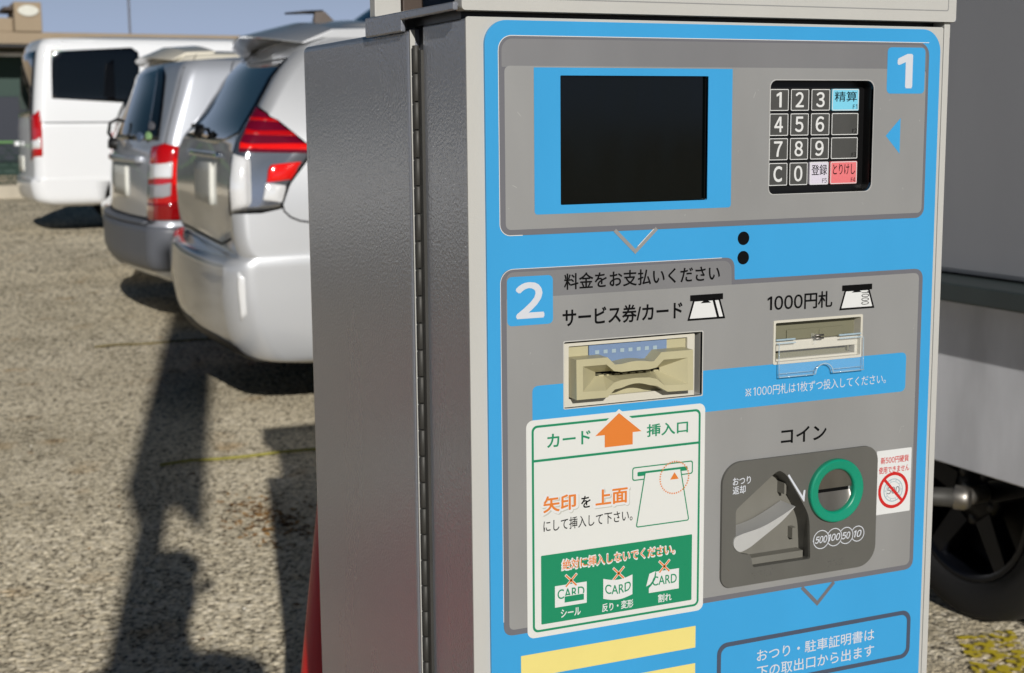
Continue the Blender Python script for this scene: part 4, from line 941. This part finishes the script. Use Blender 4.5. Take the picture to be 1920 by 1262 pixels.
mb = MB(); B1.patch(mb, [(-.95,.25),(1.5,.25),(1.2,.315),(-.95,.37)], .005, M['trim'], 8, 40); mb.build('lower_valance', CAR1, o1)
# side windows
for sg in (1, -1):
    q = [(1.02,1.05),(3.05,1.05),(2.62,1.38),(1.30,1.38)]; mb = MB(); B1.patch(mb, [(B1.side(x, z)*sg, z) for x, z in q], .004, M['glass'], 10, 24); mb.build('side_window', CAR1, o1)
# roof antenna
mb = MB(); q = pr_ = None
AX = (o1[0]+0.50, o1[1]-0.02)
mb.add([(AX[0]-.02,AX[1]-.03,1.49),(AX[0]+.12,AX[1]-.032,1.49),(AX[0]+.12,AX[1]+.032,1.49),(AX[0]-.02,AX[1]+.03,1.49),(AX[0]-.005,AX[1]-.012,1.575),(AX[0]+.035,AX[1]-.013,1.577),(AX[0]+.035,AX[1]+.013,1.577),(AX[0]-.005,AX[1]+.012,1.575)], [(0,1,5,4),(1,2,6,5),(2,3,7,6),(3,0,4,7),(4,5,6,7)], M['brown'])
mb.tube([(AX[0]+.03,AX[1],1.575),(AX[0]-.05,AX[1],1.572),(AX[0]-.13,AX[1],1.566)], [.009,.007,.004], M['trim'], 8)
mb.build('antenna', CAR1, o1)

# ---------------------------------------------------------------- silver wagon
o2 = (0.80, 7.50, 0.0)
CAR2 = thing('wagon_car', 'silver wagon with upright rear window, round window stickers and tall red and white tail lamp', 'car', o2)
rows = [(.22,.36,4.12,.66,.16,.08,.3,.2),(.27,.18,4.22,.77,.16,.08,.3,.2),(.33,.09,4.26,.825,.15,.08,.3,.2),(.42,.05,4.27,.845,.14,.08,.3,.2),(.555,.05,4.27,.848,.13,.08,.3,.2),(.585,.06,4.26,.846,.12,.08,.3,.2),(.60,.10,4.25,.843,.09,.06,.3,.2),
  (.80,.10,4.12,.845,.085,.07,.3,.2),(.97,.105,3.67,.84,.085,.09,.28,.2),(1.02,.115,3.27,.83,.085,.10,.25,.2),(1.25,.215,2.92,.785,.085,.07,.22,.2),(1.42,.30,2.57,.735,.085,.045,.2,.2),(1.455,.34,2.47,.70,.09,.04,.2,.2)]
B2 = Body(rows, o2, crown=0.055)
mb = MB(); B2.mesh(mb, M['car_silver2'], M['undertray']); b2 = mb.build('body', CAR2, o2)
cut_wells(b2, [(o2[0]+xx, o2[1]+sg*0.75, 0.30, 0.34, 0.5) for xx in (0.78, 3.32) for sg in (-1, 1)])
for xx in (0.78, 3.32):
    for sg in (-1, 1): wheel(CAR2, o2[0]+xx, o2[1]+sg*0.735, 0.30, 0.18, o2, side=sg)
mb = MB(); B2.patch(mb, [(-1.1,1.0)]+px(B2, [(297,270),(306,200),(312,140),(306,124)])+[(-1.1,1.41)], 0.004, M['glass'], 14, 24); RW2 = mb.build('rear_window', CAR2, o2)
mb = MB(); B2.patch(mb, px(B2, [(277,268),(296,268),(305,200),(310,142),(304,127),(299,127)]), 0.0075, M['frit'], 10, 8, thick=.003); mb.build('glass_border', RW2, o2)
M['lensgreen'] = mat('green_sticker', (150,190,130), 0.5)
for (u, v, m_) in ((264,257,'bluegrey'),(281,256,'lensgreen'),(287,237,'outline')):
    mb = MB(); B2.patch(mb, px(B2, [(u+5.5*math.cos(a), v+8*math.sin(a)) for a in np.linspace(0, 2*math.pi, 16, endpoint=False)]), .0115, M[m_], 6, 6, thick=.001); mb.build('window_sticker', RW2, o2)
mb = MB(); B2.patch(mb, seg([(-2.3,.345),(2.3,.345),(2.3,.575),(-2.3,.575)], 1), 0.012, M['bumper_grey'], 8, 60); BP2 = mb.build('bumper', CAR2, o2)
mb = MB(); B2.patch(mb, [(-1.0,.578),(1.0,.578),(1.0,.60),(-1.0,.60)], 0.02, M['bumper_grey'], 3, 20); mb.build('bumper_step', BP2, o2)
mb = MB(); B2.patch(mb, px(B2, [(287,270),(340,270),(346,290),(348,400),(340,417),(278,417),(281,320)]), 0.010, M['redlens'], 20, 40); TL2 = mb.build('tail_lamp', CAR2, o2)
lens(B2, 'clear_lens', [(284,305),(322,304),(320,335),(282,337)], M['clear'], .0145, TL2, o2, 8, 24)
lens(B2, 'clear_lens', [(282,345),(319,343),(318,370),(281,373)], M['greylens'], .0145, TL2, o2, 8, 24)
lens(B2, 'amber_lens', [(325,296),(344,300),(344,352),(323,352)], M['redbright'], .0145, TL2, o2, 8, 16)
lens(B2, 'lamp_base', [(280,378),(346,376),(345,398),(339,415),(279,415)], M['deepred'], .013, TL2, o2, 8, 24)
mb = MB(); B2.patch(mb, [(-.3,.72),(.3,.72),(.3,.885),(-.3,.885)], .010, M['plate'], 3, 8); mb.build('licence_plate', CAR2, o2)
mb = MB(); B2.patch(mb, [(-.7,.91),(.72,.91),(.72,.945),(-.7,.945)], .022, M['car_silver2'], 3, 12); mb.build('hatch_handle', CAR2, o2)
mb = MB(); B2.line(mb, seg([(1.08,.62),(1.06,.95),(1.5,1.0)]), .004, M['seam']); B2.line(mb, seg([(-1.1,.615),(1.1,.615)]), .005, M['seam']); B2.line(mb, seg([(1.45,1.0),(1.42,1.42)]), .003, M['seam'])
q = [(B2.side(x, z), z) for x, z in ((0.58, .62), (0.56, .9), (0.56, 1.1), (0.58, 1.3), (0.62, 1.45))]; B2.line(mb, seg(q), .003, M['seam']); mb.build('panel_gap', CAR2, o2)
base_ = Vector(B2.pt(0.05, 1.0)+B2.nrm(0.05, 1.0)*.03)
mb = MB(); mb.tube([base_, base_+Vector((-.015,.05,.03)), base_+Vector((-.02,.14,.06)), base_+Vector((-.005,.17,.12)), base_+Vector((.03,.13,.14)), base_+Vector((.05,.04,.13))], .010, M['trim'], 8); mb.lathe([(.0001,.05),(.028,.045),(.034,0)], base_, (-1,0,.1), M['trim'], 16); mb.build('rear_wiper', CAR2, o2)
for sg in (1, -1):
    for qd in ([(.95,1.03),(1.75,1.03),(1.75,1.37),(.98,1.37)], [(1.83,1.03),(2.85,1.03),(2.45,1.37),(1.83,1.37)]):
        mb = MB(); B2.patch(mb, [(B2.side(x, z)*sg, z) for x, z in qd], .004, M['glass'], 8, 16); mb.build('side_window', CAR2, o2)

# ---------------------------------------------------------------- pearl tall car behind the wagon
o3 = (1.12, 9.95, 0.0)
CAR3 = thing('tall_car', 'pearl white tall car showing only its roof and spoiler above the silver wagon', 'car', o3)
rows = [(.22,.4,4.1,.66,.2,.08,.3,.3),(.28,.19,4.25,.79,.2,.08,.3,.3),(.40,.06,4.3,.845,.2,.08,.3,.3),(.50,.06,4.3,.847,.2,.08,.3,.3),(.58,.14,4.25,.845,.18,.08,.3,.3),(1.0,.17,3.8,.84,.16,.08,.3,.3),(1.1,.18,3.5,.83,.15,.08,.25,.3),(1.35,.30,3.1,.78,.15,.08,.2,.2),(1.56,.44,2.8,.72,.15,.08,.2,.2),(1.60,.48,2.7,.69,.15,.08,.2,.2)]
B3 = Body(rows, o3, crown=0.06)
mb = MB(); B3.mesh(mb, M['car_pearl'], M['undertray']); b3 = mb.build('body', CAR3, o3)
cut_wells(b3, [(o3[0]+xx, o3[1]+sg*0.75, 0.31, 0.35, 0.5) for xx in (0.8, 3.4) for sg in (-1, 1)])
for xx in (0.8, 3.4):
    for sg in (-1, 1): wheel(CAR3, o3[0]+xx, o3[1]+sg*0.735, 0.31, 0.18, o3, side=sg)
mb = MB(); B3.patch(mb, [(-1.0,1.1),(1.1,1.1),(1.1,1.55),(-1.0,1.55)], .004, M['glass'], 14, 20); mb.build('rear_window', CAR3, o3)
spoiler(B3, o3, 1.575, 1.615, 0.14, 0.62, M['car_pearl'], CAR3, tip=0.01)
for sg in (1, -1):
    mb = MB(); B3.patch(mb, [(B3.side(x, z)*sg, z) for x, z in ((.75,1.12),(3.0,1.12),(2.75,1.52),(.8,1.52))], .004, M['glass'], 8, 20); mb.build('side_window', CAR3, o3)
    mb = MB(); B3.patch(mb, [(1.1*sg,.75),(2.06*sg,.75),(2.05*sg,1.06),(1.15*sg,1.06)], .008, M['redlens'], 8, 10); mb.build('tail_lamp', CAR3, o3)
mb = MB(); q = [(B3.side(x, z), z) for x, z in ((.52,1.3),(.56,1.5),(.62,1.6))]; B3.line(mb, seg(q), .003, M['seam']); mb.build('panel_gap', CAR3, o3)

# ---------------------------------------------------------------- white van
o4 = (1.02, 15.05, 0.0)
VAN = thing('white_van', 'white boxy van with long dark side window standing farthest along the car row', 'van', o4)
rows = [(.29,.22,4.5,.70,.12,.06,.3,.2),(.32,.10,4.6,.80,.14,.06,.3,.2),(.38,.03,4.66,.84,.14,.06,.3,.2),(.52,.0,4.69,.85,.14,.06,.3,.2),(.57,.01,4.69,.852,.13,.06,.3,.2),(.59,.035,4.69,.85,.12,.06,.3,.2),
  (.9,.045,4.65,.852,.11,.06,.3,.2),(1.1,.05,4.55,.85,.11,.06,.3,.2),(1.13,.055,4.5,.845,.11,.06,.3,.2),(1.35,.075,4.2,.835,.11,.06,.3,.2),(1.85,.14,3.5,.785,.11,.06,.25,.2),(1.93,.17,3.3,.765,.11,.06,.25,.2),(1.98,.21,3.2,.72,.11,.06,.25,.2)]
B4 = Body(rows, o4, crown=0.06)
mb = MB(); B4.mesh(mb, M['car_white'], M['undertray']); b4 = mb.build('body', VAN, o4)
cut_wells(b4, [(o4[0]+xx, o4[1]+sg*0.76, 0.33, 0.40, 0.5) for xx in (1.16, 3.72) for sg in (-1, 1)])
for xx in (1.16, 3.72):
    for sg in (-1, 1): wheel(VAN, o4[0]+xx, o4[1]+sg*0.745, 0.33, 0.19, o4, side=sg, spokes=6)
mb = MB(); B4.patch(mb, px(B4, [(98,89),(256,89),(258,193),(98,193)], .02), .004, M['glass'], 12, 20); mb.build('side_window', VAN, o4)
mb = MB(); B4.patch(mb, [(B4.side(x, z), z) for x, z in ((1.55,1.28),(2.55,1.28),(2.5,1.87),(1.55,1.87))], .004, M['glass'], 8, 14); mb.build('side_window', VAN, o4)
lens(B4, 'window_divider', [(198,112),(212,112),(216,191),(194,191)], M['frit'], .0095, VAN, o4)
mb = MB(); B4.patch(mb, [(-.98,1.2),(.98,1.2),(.97,1.86),(-.97,1.86)], .004, M['glass'], 8, 14); mb.build('rear_window', VAN, o4)
mb = MB(); B4.patch(mb, px(B4, [(56,209),(73,207),(77,235),(79,300),(59,302)]), .008, M['redlens'], 10, 8); TL4 = mb.build('tail_lamp', VAN, o4)
lens(B4, 'clear_lens', [(58,258),(76,257),(77,284),(59,285)], M['clear'], .0115, TL4, o4, 4, 6)
mb = MB(); zz = B4.uv(120, 230)[1]; B4.line(mb, seg([(1.5, zz), (2.6, zz)]), .008, M['outline']); zz = B4.uv(80, 339)[1]; B4.line(mb, seg([(-1.2, zz), (2.23, zz)]), .005, M['seam'])
q = [(B4.side(1.47, z), z) for z in (.62, .9, 1.13, 1.5, 1.9)]; B4.line(mb, seg(q), .004, M['seam']); mb.build('panel_gap', VAN, o4)
mb = MB(); B4.line(mb, seg([(2.03, 1.955), (2.9, 1.955)]), .012, M['car_white']); mb.build('rain_gutter', VAN, o4)
mb = MB(); p = Vector(B4.pt(-.2, .95)+B4.nrm(-.2, .95)*.03); mb.box(p.x-.03, p.x+.02, p.y-.12, p.y+.12, .9, .95, M['car_white']); mb.build('door_handle', VAN, o4, bevel=.008)
mb = MB(); B4.patch(mb, [(-.3,.64),(.3,.64),(.3,.80),(-.3,.80)], .01, M['plate'], 3, 6); mb.build('licence_plate', VAN, o4)

# ---------------------------------------------------------------- high grey truck seen over the hatchback's roof
o5 = (5.55, 19.2, 0.0)
HT = thing('high_truck', 'high grey truck cab with raked windscreen showing past the top of the machine', 'truck', o5)
rows = [(.4,.2,6,1.0,.3,.1,.2,.1),(.55,.02,6,1.08,.3,.12,.2,.1),(1.2,.0,6,1.1,.3,.14,.2,.1),(2.15,.10,6,1.1,.3,.16,.2,.1),(2.3,.28,6,1.08,.28,.16,.2,.1),(2.95,1.22,6,1.0,.25,.16,.2,.1),(3.1,1.5,6,.95,.25,.14,.2,.1)]
B5 = Body(rows, o5, crown=0.08); mb = MB(); B5.mesh(mb, M['car_grey'], M['undertray']); mb.build('body', HT, o5)
mb = MB(); B5.patch(mb, [(-1.3,2.30),(1.3,2.30),(1.25,2.92),(-1.25,2.92)], .006, M['glass'], 10, 20); mb.build('windscreen', HT, o5)
for xx in (1.0, 4.8):
    for sg in (-1, 1): wheel(HT, o5[0]+xx, o5[1]+sg*1.0, 0.45, 0.26, o5, side=sg, spokes=6)

# ---------------------------------------------------------------- truck at the right
TX = 1.636; o6 = (2.4, 2.0, 0.0)
TRK = thing('parked_truck', 'grey sided truck with pale lower skirt and dark spoked wheel, standing right of the machine', 'truck', o6)
def tbox(name, x0, x1, y0, y1, z0, z1, m, bev=.006, par=None):
    mb = MB(); mb.box(x0, x1, y0, y1, z0, z1, m); return mb.build(name, par or TRK, o6, bevel=bev)
M['truck_wall'] = mat('grey_truck_wall', (150,151,155), 0.5, var=0.06, vscale=3.5, bump=0.05, bscale=200)
M['rail'] = mat('dark_green_rail', (58,66,66), 0.45, var=0.1, vscale=12)
M['skirt'] = mat('scuffed_white_sheet', (212,213,217), 0.5, var=0.16, vscale=9)
tbox('cargo_box', TX+0.03, 3.12, 0.30, 3.05, 0.79, 2.15, M['truck_wall'], .012)
tbox('side_rail', TX-0.075, TX+0.06, 0.28, 3.05, 0.748, 0.787, M['rail'], .004)
mb = MB(); mb.box(TX, TX+.012, .30, 3.0, .386, .745, M['skirt']); 
SK = mb.build('skirt', TRK, o6, bevel=.003)
tbox('chassis', 2.0, 2.75, .4, 3.6, .42, .70, M['undertray'])
tbox('cab', TX+.02, 3.1, 3.06, 3.72, .40, 1.85, M['car_grey'], .05)
tbox('cab_window', TX+.012, TX+.03, 3.15, 3.62, 1.15, 1.65, M['glass'], .004)
M['darkalloy'] = mat('dark_alloy', (16,18,24), 0.34, metal=0.5)
wl = []
for (yy, xx, sg) in ((1.416, 1.851, 1), (3.35, 1.851, 1), (1.416, 2.95, -1), (3.35, 2.95, -1)):
    t = wheel(TRK, 0, 0, 0.285, 0.19, (0,0,0), rim=0.68, spokes=5, side=sg, rimmat=M['darkalloy']); t.location = (xx-o6[0], yy-o6[1], 0); t.rotation_euler = (0, 0, R_(90)); wl.append(t)
mb = MB(); hp = (TX-.02, 1.283, .33)
mb.tube([(TX+.17,1.40,.29), (TX-.01,1.283,.33)], .02, M['brushed'], 20)
mb.tube([(TX-.135,1.36,.333), (TX-.075,1.315,.331), (TX-.012,1.27,.33)], [.019,.019,.021], M['hinge'], 20)
mb.lathe([(.0001,.012),(.018,.012),(.022,.008),(.026,0),(.026,-.02)], (TX-.012,1.27,.33), (.6,-.75,0), M['brushed'], 24)
mb.build('hub_bar', TRK, o6)

# ================================================================== TRAFFIC CONES
M['cone_red'] = mat('red_cone_plastic', (196,14,10), 0.35, spec=0.5, var=0.05, vscale=10)
M['cone_white'] = mat('white_cone_band', (220,220,216), 0.4)
def cone(x, y, label, h=0.78, rb=0.125, rt=0.03, band=False):
    r = thing('traffic_cone', label, 'traffic cone', (x, y, 0), 'red traffic cones'); o = (x, y, 0)
    mb = MB(); mb.lathe([(rb+.012, .03), (rb, .05), (rt, h-.012), (rt*.8, h), (.0001, h)], o, (0,0,1), M['cone_red'], 40); mb.build('cone_body', r, o)
    mb = MB(); mb.box(x-.17, x+.17, y-.17, y+.17, 0.0, .034, M['cone_red']); mb.build('base_plate', r, o, bevel=.012, seg=3)
    if band:
        mb = MB(); k = lambda z: rb+(rt-rb)*(z-.05)/(h-.05)+.0015; mb.lathe([(k(.35), .35), (k(.5), .5)], o, (0,0,1), M['cone_white'], 40); mb.build('reflective_band', r, o)
cone(0.1315, 0.80, 'red traffic cone half hidden behind the left side of the payment machine', h=0.70, rb=0.108, rt=0.03)
cone(-0.72, 1.75, 'red traffic cone with a white band standing alone on open gravel', h=0.72, band=True)

# ================================================================== FENCE, BUILDING, FAR THINGS
YF = 22.4
M['kerbstone'] = mat('concrete', (176,168,152), 0.85, var=0.1, vscale=3, bump=0.2, bscale=60)
M['netgreen'] = mat('dark_green_netting', (22,48,40), 0.7)
M['postgreen'] = mat('green_fence_pipe', (96,140,84), 0.5)
w_ = MB(); w_.box(-14, 16, YF, YF+.16, -.02, .20, M['kerbstone']); tag(w_.build('low_wall', bevel=.01), 'low pale concrete wall along the far edge of the car park', 'wall')
FEN = thing('net_fence', 'dark green net fence with pale green rail standing on the low concrete wall', 'fence', (0, YF+.08, .2))
fr = (0, YF+.08, .2)
mb = MB()
for k in range(140):
    x0 = -14+k*0.215
    for sg in (1, -1):
        a, b = (x0, x0+.62) if sg > 0 else (x0+.62, x0); mb.tube([(a, YF+.08, .2), (b, YF+.08, .84)], .009, M['netgreen'], 4, caps=False)
for k in range(9): mb.tube([(-14, YF+.085, .24+.07*k), (16, YF+.085, .24+.07*k)], .010, M['netgreen'], 4)
NET = mb.build('netting', FEN, fr)
for z in (.86, .48): 
    mb = MB(); mb.tube([(-14, YF+.06, z), (16, YF+.06, z)], .022 if z > .8 else .012, M['postgreen'] if z > .8 else M['netgreen'], 8); mb.build('rail', FEN, fr)
for k in range(11): mb = MB(); mb.tube([(-13.9+k*3, YF+.12, 0.2), (-13.9+k*3, YF+.12, .92)], .03, M['postgreen'], 8); mb.build('post', FEN, fr)

YB = 32.0
M['tanwall'] = mat('tan_render', (150,134,112), 0.8, var=0.06, vscale=1.5)
M['greenwall'] = mat('dark_green_board', (30,56,48), 0.5, var=0.1, vscale=1.2)
M['navyshut'] = mat('dark_navy_shutter', (30,36,50), 0.5)
M['signpale'] = mat('pale_sign', (206,206,196), 0.5, var=0.05, vscale=6)
BL = thing('shop_building', 'tan shop building with a small tower and dark green front behind the net fence', 'building', (-5, YB, 0)); bl = (-5, YB, 0)
def bbox(name, x0, x1, y0, y1, z0, z1, m, par=None, bev=.02):
    mb = MB(); mb.box(x0, x1, y0, y1, z0, z1, m); return mb.build(name, par or BL, bl, bevel=bev)
bbox('front_wall', -22, 11, YB+1.2, YB+9, 0, 2.79, M['greenwall'])
bbox('shutter', -21, 10, YB+1.13, YB+1.19, .3, 1.75, M['navyshut'])
bbox('roof', -22.5, 11.5, YB-.2, YB+9.2, 2.80, 3.09, M['tanwall'])
bbox('parapet', -22.4, 2.62, YB-.1, YB+9, 3.095, 3.39, M['tanwall'])
TW = bbox('tower', 2.636, 3.2, YB-.25, YB+1.2, 3.095, 3.72, M['tanwall'])
mb = MB(); c0 = [(2.925+.215*math.cos(a), 3.535+.115*math.sin(a)*(abs(math.sin(a))**.2)) for a in np.linspace(0, 2*math.pi, 28, endpoint=False)]
n = len(c0); mb.add([(a, YB-.29, b) for a, b in c0]+[(a, YB-.25, b) for a, b in c0], [tuple(range(n))]+[(k, (k+1) % n, n+(k+1) % n, n+k) for k in range(n)], M['signpale']); mb.build('tower_sign', TW, bl)
bbox('tower_eave', 2.42, 2.63, YB-.2, YB+1, 3.54, 3.62, M['brown'], TW)
bbox('gutter', -22, 11, YB-.3, YB-.205, 2.75, 2.84, M['trim'])
for k in range(6):
    mb = MB(); mb.tube([(-9+k*2.2, YB+.6, 2.66), (-7.4+k*2.2, YB+.6, 2.66)], .05, M['white'], 8); mb.build('tube_lamp', BL, bl)
for k in range(8): bbox('pillar', -21+k*4.2, -20.8+k*4.2, YB, YB+.2, 0, 2.79, M['brown'])
# far tree line, mast
M['fartree'] = mat('far_foliage', (62,70,62), 0.9)
mb = MB()
ico = bmesh.new(); bmesh.ops.create_icosphere(ico, subdivisions=2, radius=1.0); IV = np.array([tuple(v.co) for v in ico.verts]); IF = [tuple(v.index for v in f.verts) for f in ico.faces]; ico.free()
for k in range(150):
    x = -40+110*rng.random(); z = 5.6+2.4*math.sin(x*.21)*math.sin(x*.13+1)+1.2*rng.random(); s_ = 1.2+1.6*rng.random()
    mb.add(IV*np.array([s_*1.4, s_, s_])*(1+.25*(rng.random((len(IV), 1))-.5))+np.array([x, 120+5*rng.random(), z-s_]), IF, M['fartree'])
mb.box(-60, 90, 121, 127, -.1, 4.6, M['fartree'])
tag(mb.build('far_trees', recalc=False), 'low dark line of far trees above the roofs', None, None, 'stuff')
mb = MB(); mb.tube([(6.0, 37.5, 0), (6.0, 37.5, 5.2)], .028, M['outline'], 8); tag(mb.build('thin_mast', recalc=False), 'thin grey mast rising above the white van', 'mast')

# white wagon parked to the left of the frame (its lit flank is the pale sheen on the machine's side)
WCAR = CAR2.copy(); COL.objects.link(WCAR); WCAR.location = (-5.95, 8.9, 0)
tag(WCAR, 'white wagon parked broadside on the open gravel left of the car row', 'car'); WCAR.name = 'wagon_car'
for ch in list(CAR2.children):
    c = ch.copy(); COL.objects.link(c); c.parent = WCAR
    if ch.name.startswith('body'):
        c.data = ch.data.copy()
        for k, mm_ in enumerate(c.data.materials):
            if mm_ == M['car_silver2']: c.data.materials[k] = M['car_white']
    for g_ in ch.children:
        d = g_.copy(); COL.objects.link(d); d.parent = c

# ================================================================== TALL SIGN POST AND THE PHOTOGRAPHER (behind the camera; both throw shadows into the view)
def along(c, y): return c + 0.2309*y            # plan line of a sun ray that passes x = c at y = 0
yp = -2.6; xp = along(-0.452, yp)
SP = thing('sign_post', 'tall grey post with a narrow vertical sign board, standing behind the camera', 'sign post', (xp, yp, 0)); sp = (xp, yp, 0)
mb = MB(); mb.tube([(xp, yp, 0), (xp, yp, 4.3)], .045, M['steel'], 16); mb.build('pole', SP, sp)
mb = MB(); prof = [(-.12,2.46),(-.07,2.30),(.03,2.36),(.13,2.22),(.13,4.25),(-.14,4.25)]
n = len(prof); tr = tessellate_polygon([[Vector((a, b, 0)) for a, b in prof]])
mb.add([(xp+a, yp-.085, b) for a, b in prof]+[(xp+a, yp-.048, b) for a, b in prof], [tuple(t) for t in tr]+[tuple(n+k for k in t) for t in tr]+[(k, (k+1) % n, n+(k+1) % n, n+k) for k in range(n)], M['white']); mb.build('sign_panel', SP, sp, bevel=.003)

def skin_mesh(name, pts, edges, root=0, m=None, parent=None, loc=(0,0,0), sub=2):
    """continuous limb surface grown round a skeleton: pts = (x, y, z, radius)"""
    me = bpy.data.meshes.new(name); me.from_pydata([p[:3] for p in pts], edges, []); o = bpy.data.objects.new(name, me); COL.objects.link(o)
    md = o.modifiers.new('skin', 'SKIN'); md.use_smooth_shade = True
    for k, p in enumerate(pts):
        r = p[3]; me.skin_vertices[0].data[k].radius = (r, r) if not isinstance(r, tuple) else r
        me.skin_vertices[0].data[k].use_root = (k == root)
    sb = o.modifiers.new('sub', 'SUBSURF'); sb.levels = sub; sb.render_levels = sub
    bpy.context.view_layer.update()
    m2 = bpy.data.meshes.new_from_object(o.evaluated_get(bpy.context.evaluated_depsgraph_get())); o.modifiers.clear(); o.data = m2
    for p in m2.polygons: p.use_smooth = True
    m2.materials.clear(); m2.materials.append(m)
    if parent is not None: o.parent = parent
    return o
M['skin'] = mat('skin', (198,150,122), 0.5); M['coat'] = mat('dark_coat', (44,48,60), 0.85, var=0.1, vscale=20); M['trousers'] = mat('grey_trousers', (70,70,74), 0.85); M['hair'] = mat('black_hair', (16,14,13), 0.5); M['shoe'] = mat('brown_shoe', (60,44,34), 0.6)
yq = -1.50; xq = along(-0.36, yq)
PER = thing('person', 'person in dark coat and grey trousers holding up a small camera at chest height', 'person', (xq, yq, 0))
P0 = [(0,0,.92,.135),(0,.01,1.08,.14),(0,.03,1.26,.15),(0,.05,1.36,.07),(0,.08,1.43,.055),(0,.10,1.50,.085),(0,.11,1.57,.088),
 (.085,0,.86,.09),(.10,.03,.48,.06),(.10,-.01,.09,.042),(.10,.13,.04,.038),(-.085,0,.86,.09),(-.10,.02,.48,.06),(-.10,-.02,.09,.042),(-.10,.12,.04,.038),
 (.16,.03,1.30,.06),(.195,.06,1.06,.044),(.235,.31,1.06,.032),(.245,.35,1.065,.026),(-.16,.03,1.30,.06),(-.20,.08,1.06,.044),(.06,.33,1.05,.032),(.10,.36,1.055,.026)]
E0 = [(0,1),(1,2),(2,3),(3,4),(4,5),(5,6),(0,7),(7,8),(8,9),(9,10),(0,11),(11,12),(12,13),(13,14),(2,15),(15,16),(16,17),(17,18),(2,19),(19,20),(20,21),(21,22)]
skin_mesh('body', P0, E0, 0, M['skin'], PER)
skin_mesh('coat', [(0,0,.80,.155),(0,.01,1.06,.152),(0,.03,1.27,.16),(0,.05,1.35,.085),(.165,.03,1.295,.073),(.20,.06,1.055,.056),(.228,.27,1.055,.045),(-.165,.03,1.295,.073),(-.205,.08,1.055,.056),(.02,.30,1.05,.045)], [(0,1),(1,2),(2,3),(2,4),(4,5),(5,6),(2,7),(7,8),(8,9)], 0, M['coat'], PER)
skin_mesh('trousers', [(0,0,.88,.14),(.088,0,.82,.10),(.10,.03,.48,.075),(.10,-.01,.10,.065),(-.088,0,.82,.10),(-.10,.02,.48,.075),(-.10,-.02,.10,.065)], [(0,1),(1,2),(2,3),(0,4),(4,5),(5,6)], 0, M['trousers'], PER)
for sx in (1, -1): skin_mesh('shoe', [(sx*.10,-.04,.045,.045),(sx*.10,.06,.045,.046),(sx*.105,.16,.035,.036)], [(0,1),(1,2)], 0, M['shoe'], PER)
skin_mesh('hair', [(0,.06,1.56,.092),(0,.10,1.61,.085),(0,.15,1.615,.05)], [(0,1),(1,2)], 0, M['hair'], PER)
for sx in (1, -1):
    mb = MB(); mb.lathe([(.0001,-.012),(.009,-.008),(.012,0),(.009,.008),(.0001,.012)], (sx*.031, .188, 1.555), (0,1,0), M['white'], 12); mb.lathe([(.0001,.0135),(.005,.012)], (sx*.031,.188,1.553), (0,1,0), M['black'], 10); mb.build('eye', PER, (0,0,0))
skin_mesh('nose', [(0,.185,1.55,.010),(0,.205,1.525,.014),(0,.19,1.515,.012)], [(0,1),(1,2)], 0, M['skin'], PER, sub=1)
mb = MB(); mb.tube([(-.025,.176,1.487),(0,.186,1.485),(.025,.176,1.487)], .005, M['red'], 8); mb.build('mouth', PER, (0,0,0))
for sx in (1, -1): skin_mesh('ear', [(sx*.088,.09,1.56,.014),(sx*.094,.085,1.535,.018),(sx*.088,.09,1.51,.011)], [(0,1),(1,2)], 0, M['skin'], PER, sub=1)
for (hx, hy, hz, sg) in ((.245,.36,1.065,-1), (.10,.37,1.055,1)):       # hands: palm, four bent fingers and a thumb round the camera
    for k, (ln, dz) in enumerate(((.030,.026),(.036,.009),(.034,-.009),(.026,-.026))):
        skin_mesh('finger', [(hx,hy+.005,hz+dz,.010),(hx+sg*.004,hy+.045,hz+dz*1.05,.009),(hx+sg*(.006+ln*.5),hy+.068,hz+dz,.008),(hx+sg*(ln+.012),hy+.066,hz+dz,.007)], [(0,1),(1,2),(2,3)], 0, M['skin'], PER, sub=1)
    skin_mesh('thumb', [(hx+sg*.004,hy-.004,hz+.008,.012),(hx+sg*.025,hy+.008,hz+.026,.010),(hx+sg*.046,hy+.018,hz+.028,.008)], [(0,1),(1,2)], 0, M['skin'], PER, sub=1)
hc = (xq+.172, yq+.40, 1.062)
CM = thing('compact_camera', 'small black camera held in both hands of the person', 'camera', hc)
mb = MB(); mb.box(hc[0]-.052, hc[0]+.052, hc[1]-.017, hc[1]+.017, hc[2]-.032, hc[2]+.032, M['black']); mb.build('camera_body', CM, hc, bevel=.006, seg=3)
mb = MB(); mb.lathe([(.026,0),(.026,.02),(.023,.032),(.018,.03),(.0001,.026)], (hc[0]+.008, hc[1]+.017, hc[2]), (0,1,0), M['black'], 28); mb.build('lens_barrel', CM, hc)
